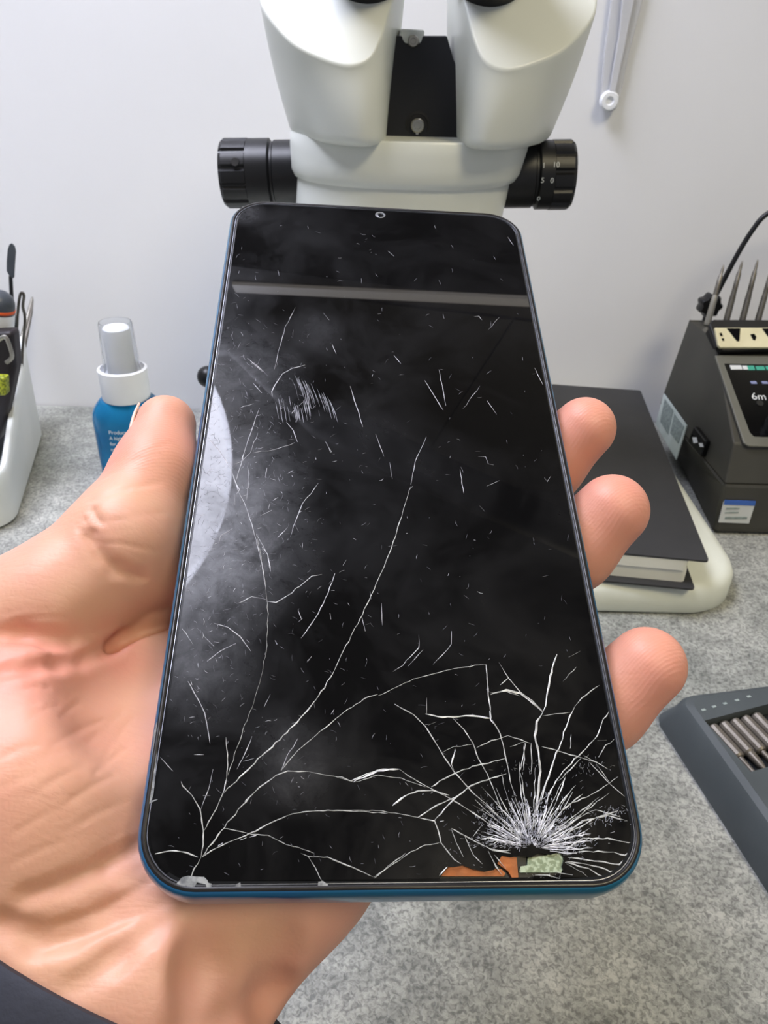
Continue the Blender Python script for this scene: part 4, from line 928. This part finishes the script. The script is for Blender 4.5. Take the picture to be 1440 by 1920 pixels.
# tweezers leaning on the right rim
pn_o = -.057
a0, a1 = onY(61, 557, .538), onY(-20, 872, .432)
t = thing('tweezers', a1, 'long steel tweezers with dark grip leaning along the bin right rim', 'tweezers')
dv = (a0 - a1).normalized(); sdv = dv.cross(Vector((0, -1, 0))).normalized()
b = MB(); b.tube([a1 + (a0 - a1) * .15, a1 + (a0 - a1) * .6, a1 + (a0 - a1) * .97, a0], [.0022, .0018, .0010, .0005], 10); b.build('arm', M['steel'], t)
b = MB(); o_ = sdv * .0030; b.tube([a1 + (a0 - a1) * .15 + o_, a1 + (a0 - a1) * .6 + o_, a1 + (a0 - a1) * .9 + o_ * .6, a0 + sdv * .0006 - dv * .002], [.0022, .0019, .0010, .0005], 10); b.build('arm', M['dark_steel'], t)
b = MB(); b.tube([a1 + o_ * .5, a1 + (a0 - a1) * .1 + o_ * .5, a1 + (a0 - a1) * .45 + o_ * .8], [.0040, .0050, .0032], 12); b.build('grip', M['black_plastic'], t)
# flat spatula with dark blade
yy = c.y + .045
s0_ = onY(20, 560, yy); t = thing('spatula', onY(30, 700, yy), 'upright dark spatula with a broad flat blade standing in the bin', 'spatula')
prof = [(21, 456), (27, 462), (29, 472), (27, 500), (26, 521), (22, 523), (18, 519), (12, 508), (12, 490), (14, 468), (17, 459)]
b = MB(); b.prism([onY(x, y, yy) for x, y in prof], (0, .0012, 0)); b.build('blade', M['charcoal'], t, smooth=False, bevel=.0003)
b = MB(); b.tube([onY(20, 518, yy + .0006), onY(22, 560, yy + .0006), onY(30, 640, yy + .0006), onY(36, 730, yy + .0006)], [.0011, .0012, .0018, .002], 12); b.build('shaft', M['black_plastic'], t)
# screwdriver with an orange ring
yy = c.y + .012; q0 = onY(0, 548, yy); q1 = onY(-6, 760, yy); r = abs(onY(33, 575, yy).x - q0.x)
t = thing('screwdriver', q1, 'grey screwdriver handle with an orange ring standing in the bin', 'screwdriver')
ax_ = (q0 - q1).normalized(); Lh = (q0 - q1).length
h1 = lambda py: (onY(0, py, yy) - q1).dot(ax_)
b = MB(); b.lathe([(r * .95, h1(625)), (r, h1(600)), (r, h1(585))], q1, ax_, 32); b.build('white_band', M['cap_white'], t)
b = MB(); b.lathe([(r, h1(585)), (r, h1(580)), (r * 1.01, h1(574)), (r * .98, h1(565)), (r * .82, h1(555)), (r * .5, h1(548)), (r * .1, h1(545))], q1, ax_, 32); b.build('handle_cap', M['charcoal'], t)
b = MB(); b.lathe([(r * 1.005, h1(582)), (r * 1.03, h1(581)), (r * 1.03, h1(577)), (r * 1.005, h1(576))], q1, ax_, 32); b.build('orange_ring', M['orange'], t)
b = MB(); b.lathe([(r * .3, 0), (r * .3, h1(640)), (r * .9, h1(632)), (r * .95, h1(625))], q1, ax_, 24); b.build('shaft', M['charcoal'], t)
# wire hook
yy = c.y + .05
t = tag(None or (lambda o: o)((lambda mb: (mb.tube(spline([onY(31, 640, yy), onY(33, 590, yy), onY(37, 556, yy), onY(42, 549, yy), onY(45, 556, yy), onY(43, 575, yy), onY(47, 600, yy), onY(42, 660, yy), onY(40, 720, yy)], 6), .0009, 8), mb.build('wire_hook', M['dark_steel']))[1])(MB())), 'bent dark wire hook behind the screwdriver in the bin', 'hook')
# black pouch and green strip inside the bin
yy = c.y - .005
b = MB(); b.prism([onY(-60, 628, yy), onY(22, 622, yy), onY(28, 690, yy), onY(14, 760, yy), onY(-4, 830, yy), onY(-60, 840, yy)], (0, .012, 0)); o = b.build('tool_pouch', M['brown_black'], bevel=.003, seg=3); tag(o, 'dark vinyl pouch tucked in the bin below the screwdriver', 'pouch')
yy = c.y - .022
b = MB(); b.prism([onY(-40, 706, yy), onY(9, 708, yy), onY(11, 742, yy), onY(-40, 746, yy)], (0, .006, 0)); o = b.build('green_packet', M['green'], bevel=.001); tag(o, 'yellow-green packet peeping out in the bin at the picture edge', 'packet')
yy = c.y - .012
t = (lambda mb: (mb.tube(spline([onY(-5, 640, yy), onY(10, 632, yy), onY(20, 655, yy), onY(22, 670, yy), onY(12, 680, yy)], 6), .0012, 8), mb.build('zip_pull', M['steel']))[1])(MB()); tag(t, 'thin steel wire loop lying against the dark pouch in the bin', 'wire')

# ------------------------------------------------------------------ driver bit case
zc = .017
k0, k1, k2 = G(1251, 1333, 0), G(1448, 1648, 0), G(1432, 1254, zc)
tl = G(1276, 1327, zc); 
eL = G(1440, 1560, zc) - G(1290, 1345, zc); eL.z = 0; eL.normalize(); eT = Vector((-eL.y, eL.x, 0))
if eT.x < 0: eT = -eT
cor = G(1268, 1300, zc)
print('case', cor, eL, eT, G(1430, 1254, zc))
case = thing('bit_case', cor + eL * .08 + eT * .05 - Vector((0, 0, zc)), 'dark grey driver bit case at the right edge on the grey desk', 'case')
CW, CLn = .13, .17
def case_ring(ins, z):
    return [Vector((p.x, p.y, z)) for p in [cor + eT * (CW / 2 + x) + eL * (CLn / 2 + y) for x, y in rrect(CW - 2 * ins, CLn - 2 * ins, .006, 6)]]
def cpt(px, py, z=zc): return G(px, py, z)
# tray slots
slot = [cpt(1321, 1351), cpt(1419, 1314), cpt(1500, 1400), cpt(1408, 1447)]
a = slot[0]; sd = (slot[3] - slot[0]); sl = sd.length; sd.normalize(); sw_ = (slot[1] - slot[0]); sw_ = sw_ - sd * sw_.dot(sd); sw_.normalize()
b = MB(); b.rings([case_ring(-.004, 0), case_ring(-.0045, .002), case_ring(-.001, .010), case_ring(0, zc - .003), case_ring(.0012, zc - .0012)], True, False)
bodyc = b
o = b.build('case_body', M['case'], case, angle=40)
# lid face with two slot openings
bm = bmesh.new()
ov = [bm.verts.new(p) for p in case_ring(.0012, zc - .0012)]; iv = [bm.verts.new(p) for p in case_ring(.0035, zc)]
loops = []
nb_ = 7; pitch = .0052; swid = pitch * nb_ + .002
slots = [(a, sl), (a + sd * (sl + .009), sl)]
for so, ll in slots:
    q = [so, so + sd * ll, so + sd * ll + sw_ * swid, so + sw_ * swid]; loops.append([bm.verts.new((p.x, p.y, zc)) for p in q])
n = len(ov)
for i in range(n): bm.faces.new((ov[i], ov[(i + 1) % n], iv[(i + 1) % n], iv[i]))
es = [bm.edges.get((iv[i], iv[(i + 1) % n])) for i in range(n)]
for l in loops: es += [bm.edges.new((l[i], l[(i + 1) % 4])) for i in range(4)]
bmesh.ops.triangle_fill(bm, use_beauty=True, edges=es, normal=(0, 0, 1))
for l in loops:
    lowv = [bm.verts.new((v.co.x, v.co.y, zc - .006)) for v in l]
    for i in range(4): bm.faces.new((l[i], l[(i + 1) % 4], lowv[(i + 1) % 4], lowv[i]))
bmesh.ops.recalc_face_normals(bm, faces=bm.faces)
orgc = Vector(case['_org']); 
for v in bm.verts: v.co -= orgc
me = bpy.data.meshes.new('case_face'); bm.to_mesh(me); bm.free()
link('case_face', me, M['case'], case, orgc, smooth=False)
for so, ll in slots:
    q = [so - sd * .0004 - sw_ * .0004, so + sd * (ll + .0004) - sw_ * .0004, so + sd * (ll + .0004) + sw_ * (swid + .0004), so - sd * .0004 + sw_ * (swid + .0004)]
    b = MB(); b.prism([Vector((p.x, p.y, zc - .0068)) for p in q], (0, 0, .0008)); b.build('slot_floor', M['case_in'], case, smooth=False)
ordn = ['leftmost', 'second from left', 'third from left', 'fourth from left', 'fifth from left', 'sixth from left', 'seventh from left']
for i in range(5):
    s_ = a + sw_ * (pitch * (i + .5) + .001) + sd * .0012; s_.z = zc - .0035
    t = thing('driver_bit', s_ + Vector((0, 0, -.0024)), ordn[i] + ' of the steel driver bits lying in the open grey case slot', 'driver bit', 'driver bits in the upper case slot')
    k = sl * (.62 if i % 2 == 0 else .60)
    b = MB(); b.lathe([(.0020, 0), (.0023, .0006), (.0023, k * .95), (.0017, k)], s_, sd, 12); b.build('shank', M['bit'], t, angle=25)
    tip = [(.0011, k), (.0009, sl * .93), (.0004, sl * .95)] if i % 3 != 1 else [(.0018, k), (.0014, k + (sl * .93 - k) * .6), (.0005, sl * .93), (.0002, sl * .94)]
    b = MB(); b.lathe(tip, s_, sd, 12); b.build('bit_tip', M['bit'], t)
for i in range(2):
    s_ = slots[1][0] + sw_ * (pitch * (i + .5) + .001) + sd * .0012; s_.z = zc - .0035
    t = thing('driver_bit', s_ + Vector((0, 0, -.0024)), ['left', 'right'][i] + ' steel driver bit in the lower case slot at the picture edge', 'driver bit', 'driver bits in the lower case slot')
    b = MB(); b.lathe([(.0020, 0), (.0023, .0006), (.0023, sl * .6), (.0011, sl * .64), (.0004, sl * .94)], s_, sd, 12); b.build('shank', M['bit'], t, angle=25)
for i, (x, y) in enumerate(((1319, 1331), (1339, 1325), (1359, 1319), (1382, 1313), (1404, 1306))):
    p = cpt(x, y, zc + .0001); b = MB(); b.prism([p - sw_ * .0009 - sd * .0005, p + sw_ * .0009 - sd * .0005, p + sw_ * .0009 + sd * .0005, p - sw_ * .0009 + sd * .0005], (0, 0, .0001)); b.build('size_mark', M['sticker_dark'], case, smooth=False)

# ------------------------------------------------------------------ clear strip hanging on the wall
wy = WY - .0045
strip = thing('hanging_strip', onY(1142, 205, wy), 'clear plastic hanging strip with a round end fixed to the wall', 'strip')
b = MB(); lft = [onY(1126, 190, wy), onY(1133, 100, wy), onY(1146, 0, wy), onY(1158, -80, wy)]; rgt = [onY(1222, -80, wy), onY(1206, 0, wy), onY(1180, 100, wy), onY(1161, 192, wy)]
endc = [onY(1155, 205, wy), onY(1143, 211, wy), onY(1131, 205, wy)]
b.prism(lft + rgt + endc, (0, .0025, 0)); b.build('strip_back', M['clear_white'], strip, smooth=False, bevel=.0008)
wz = wy - .001
b = MB(); b.prism([onY(1140, 180, wz), onY(1160, 60, wz), onY(1172, -80, wz), onY(1202, -80, wz), onY(1188, 0, wz), onY(1152, 178, wz)], (0, -.0018, 0)); b.build('raised_rib', M['clear_white'], strip, smooth=False, bevel=.0006)
hc = onY(1142, 189, wz); b = MB(); b.lathe([(.0058, .0015), (.0058, -.001), (.0048, -.0022), (.0026, -.0022), (.0018, -.0008)], hc, (0, 1, 0), 28); b.build('end_boss', M['cap_white'], strip)

# ------------------------------------------------------------------ the lamp over the bench and an added cabinet (both mirrored in the screen)
LC = Vector((-.345, .298, .95)); LR = .228
lamp = thing('bench_lamp', (.58, .16, 0), 'round white bench lamp on a black swing arm mirrored in the phone screen', 'lamp')
b = MB(); b.lathe([(LR, 0), (LR, .004)], LC, (0, 0, -1), 96); b.build('diffuser', M['lamp'], lamp)
b = MB(); b.lathe([(LR + .006, -.002), (LR + .006, .02), (LR - .03, .035), (.05, .045)], LC, (0, 0, 1), 96, False, True); b.build('shade', M['lamp_shade'], lamp)
b = MB(); b.tube([(.58, .16, .78), (.30, .235, .80), (.10, .302, .80), (-.01, .345, .80), (-.11, .43, .81), (-.17, .44, .9), (-.30, .33, 1.0)], [.02, .022, .022, .021, .02, .015, .012], 16); b.build('arm', M['lamp_black'], lamp)
b = MB(); b.tube([(.58, .16, .018), (.58, .16, .79)], .016, 16); b.build('post', M['lamp_black'], lamp)
b = MB(); b.lathe([(.09, 0), (.09, .014), (.02, .02)], (.58, .16, 0), (0, 0, 1), 40); b.build('base', M['lamp_black'], lamp)
cab = thing('added_cabinet', (.17, WY, .70), 'added dark grey wall cabinet with an invented glowing bar mirrored in the phone screen', 'cabinet')
tilt = Matrix.Translation((.04, 0, .715)) @ Matrix.Rotation(math.radians(9), 4, 'Y')
b = MB(); b.box((-.112, .452, .70), (.46, WY - .001, 1.45)); b.build('carcass', M['shelf_dark'], cab, smooth=False)  # unseen box added to give the screen a dark reflection
b = MB(); b.box((-.110, .4495, .735), (.172, .4518, 1.448)); b.build('added_cabinet_door', M['shelf_dark'], cab, smooth=False)
b = MB(); b.box((.175, .4495, .735), (.458, .4518, 1.448)); b.build('added_cabinet_door', M['shelf_dark'], cab, smooth=False)
b = MB(); b.box((-.150, .4485, -.008), (.42, .4518, .008), tilt); b.build('added_glow_bar', M['added_glow_bar'], cab, smooth=False)  # invented glowing bar, slanted so its reflection draws the strip on the screen

# ------------------------------------------------------------------ light
tube = thing('added_fill_light', (.72, -.73, 1.72), 'added square warm fill light under the ceiling at the right', 'light')
b = MB(); b.box((.42, -1.05, 1.715), (1.02, -.42, 1.73)); b.build('diffuser', M['warm_fill'], tube, smooth=False)  # unseen panel added to warm and brighten the right side
wd = bpy.data.worlds.new('room_light'); SC.world = wd; wd.use_nodes = True
bg = wd.node_tree.nodes['Background']; bg.inputs[0].default_value = lin('#e6e9f0'); bg.inputs[1].default_value = .34

SC.view_settings.view_transform = 'Standard'; SC.view_settings.look = 'None'; SC.view_settings.gamma = 1; SC.view_settings.use_curve_mapping = False
SC.view_settings.exposure = 0.30
SC.cycles.max_bounces = 8
for o in bpy.data.objects:
    if '_org' in o: del o['_org']
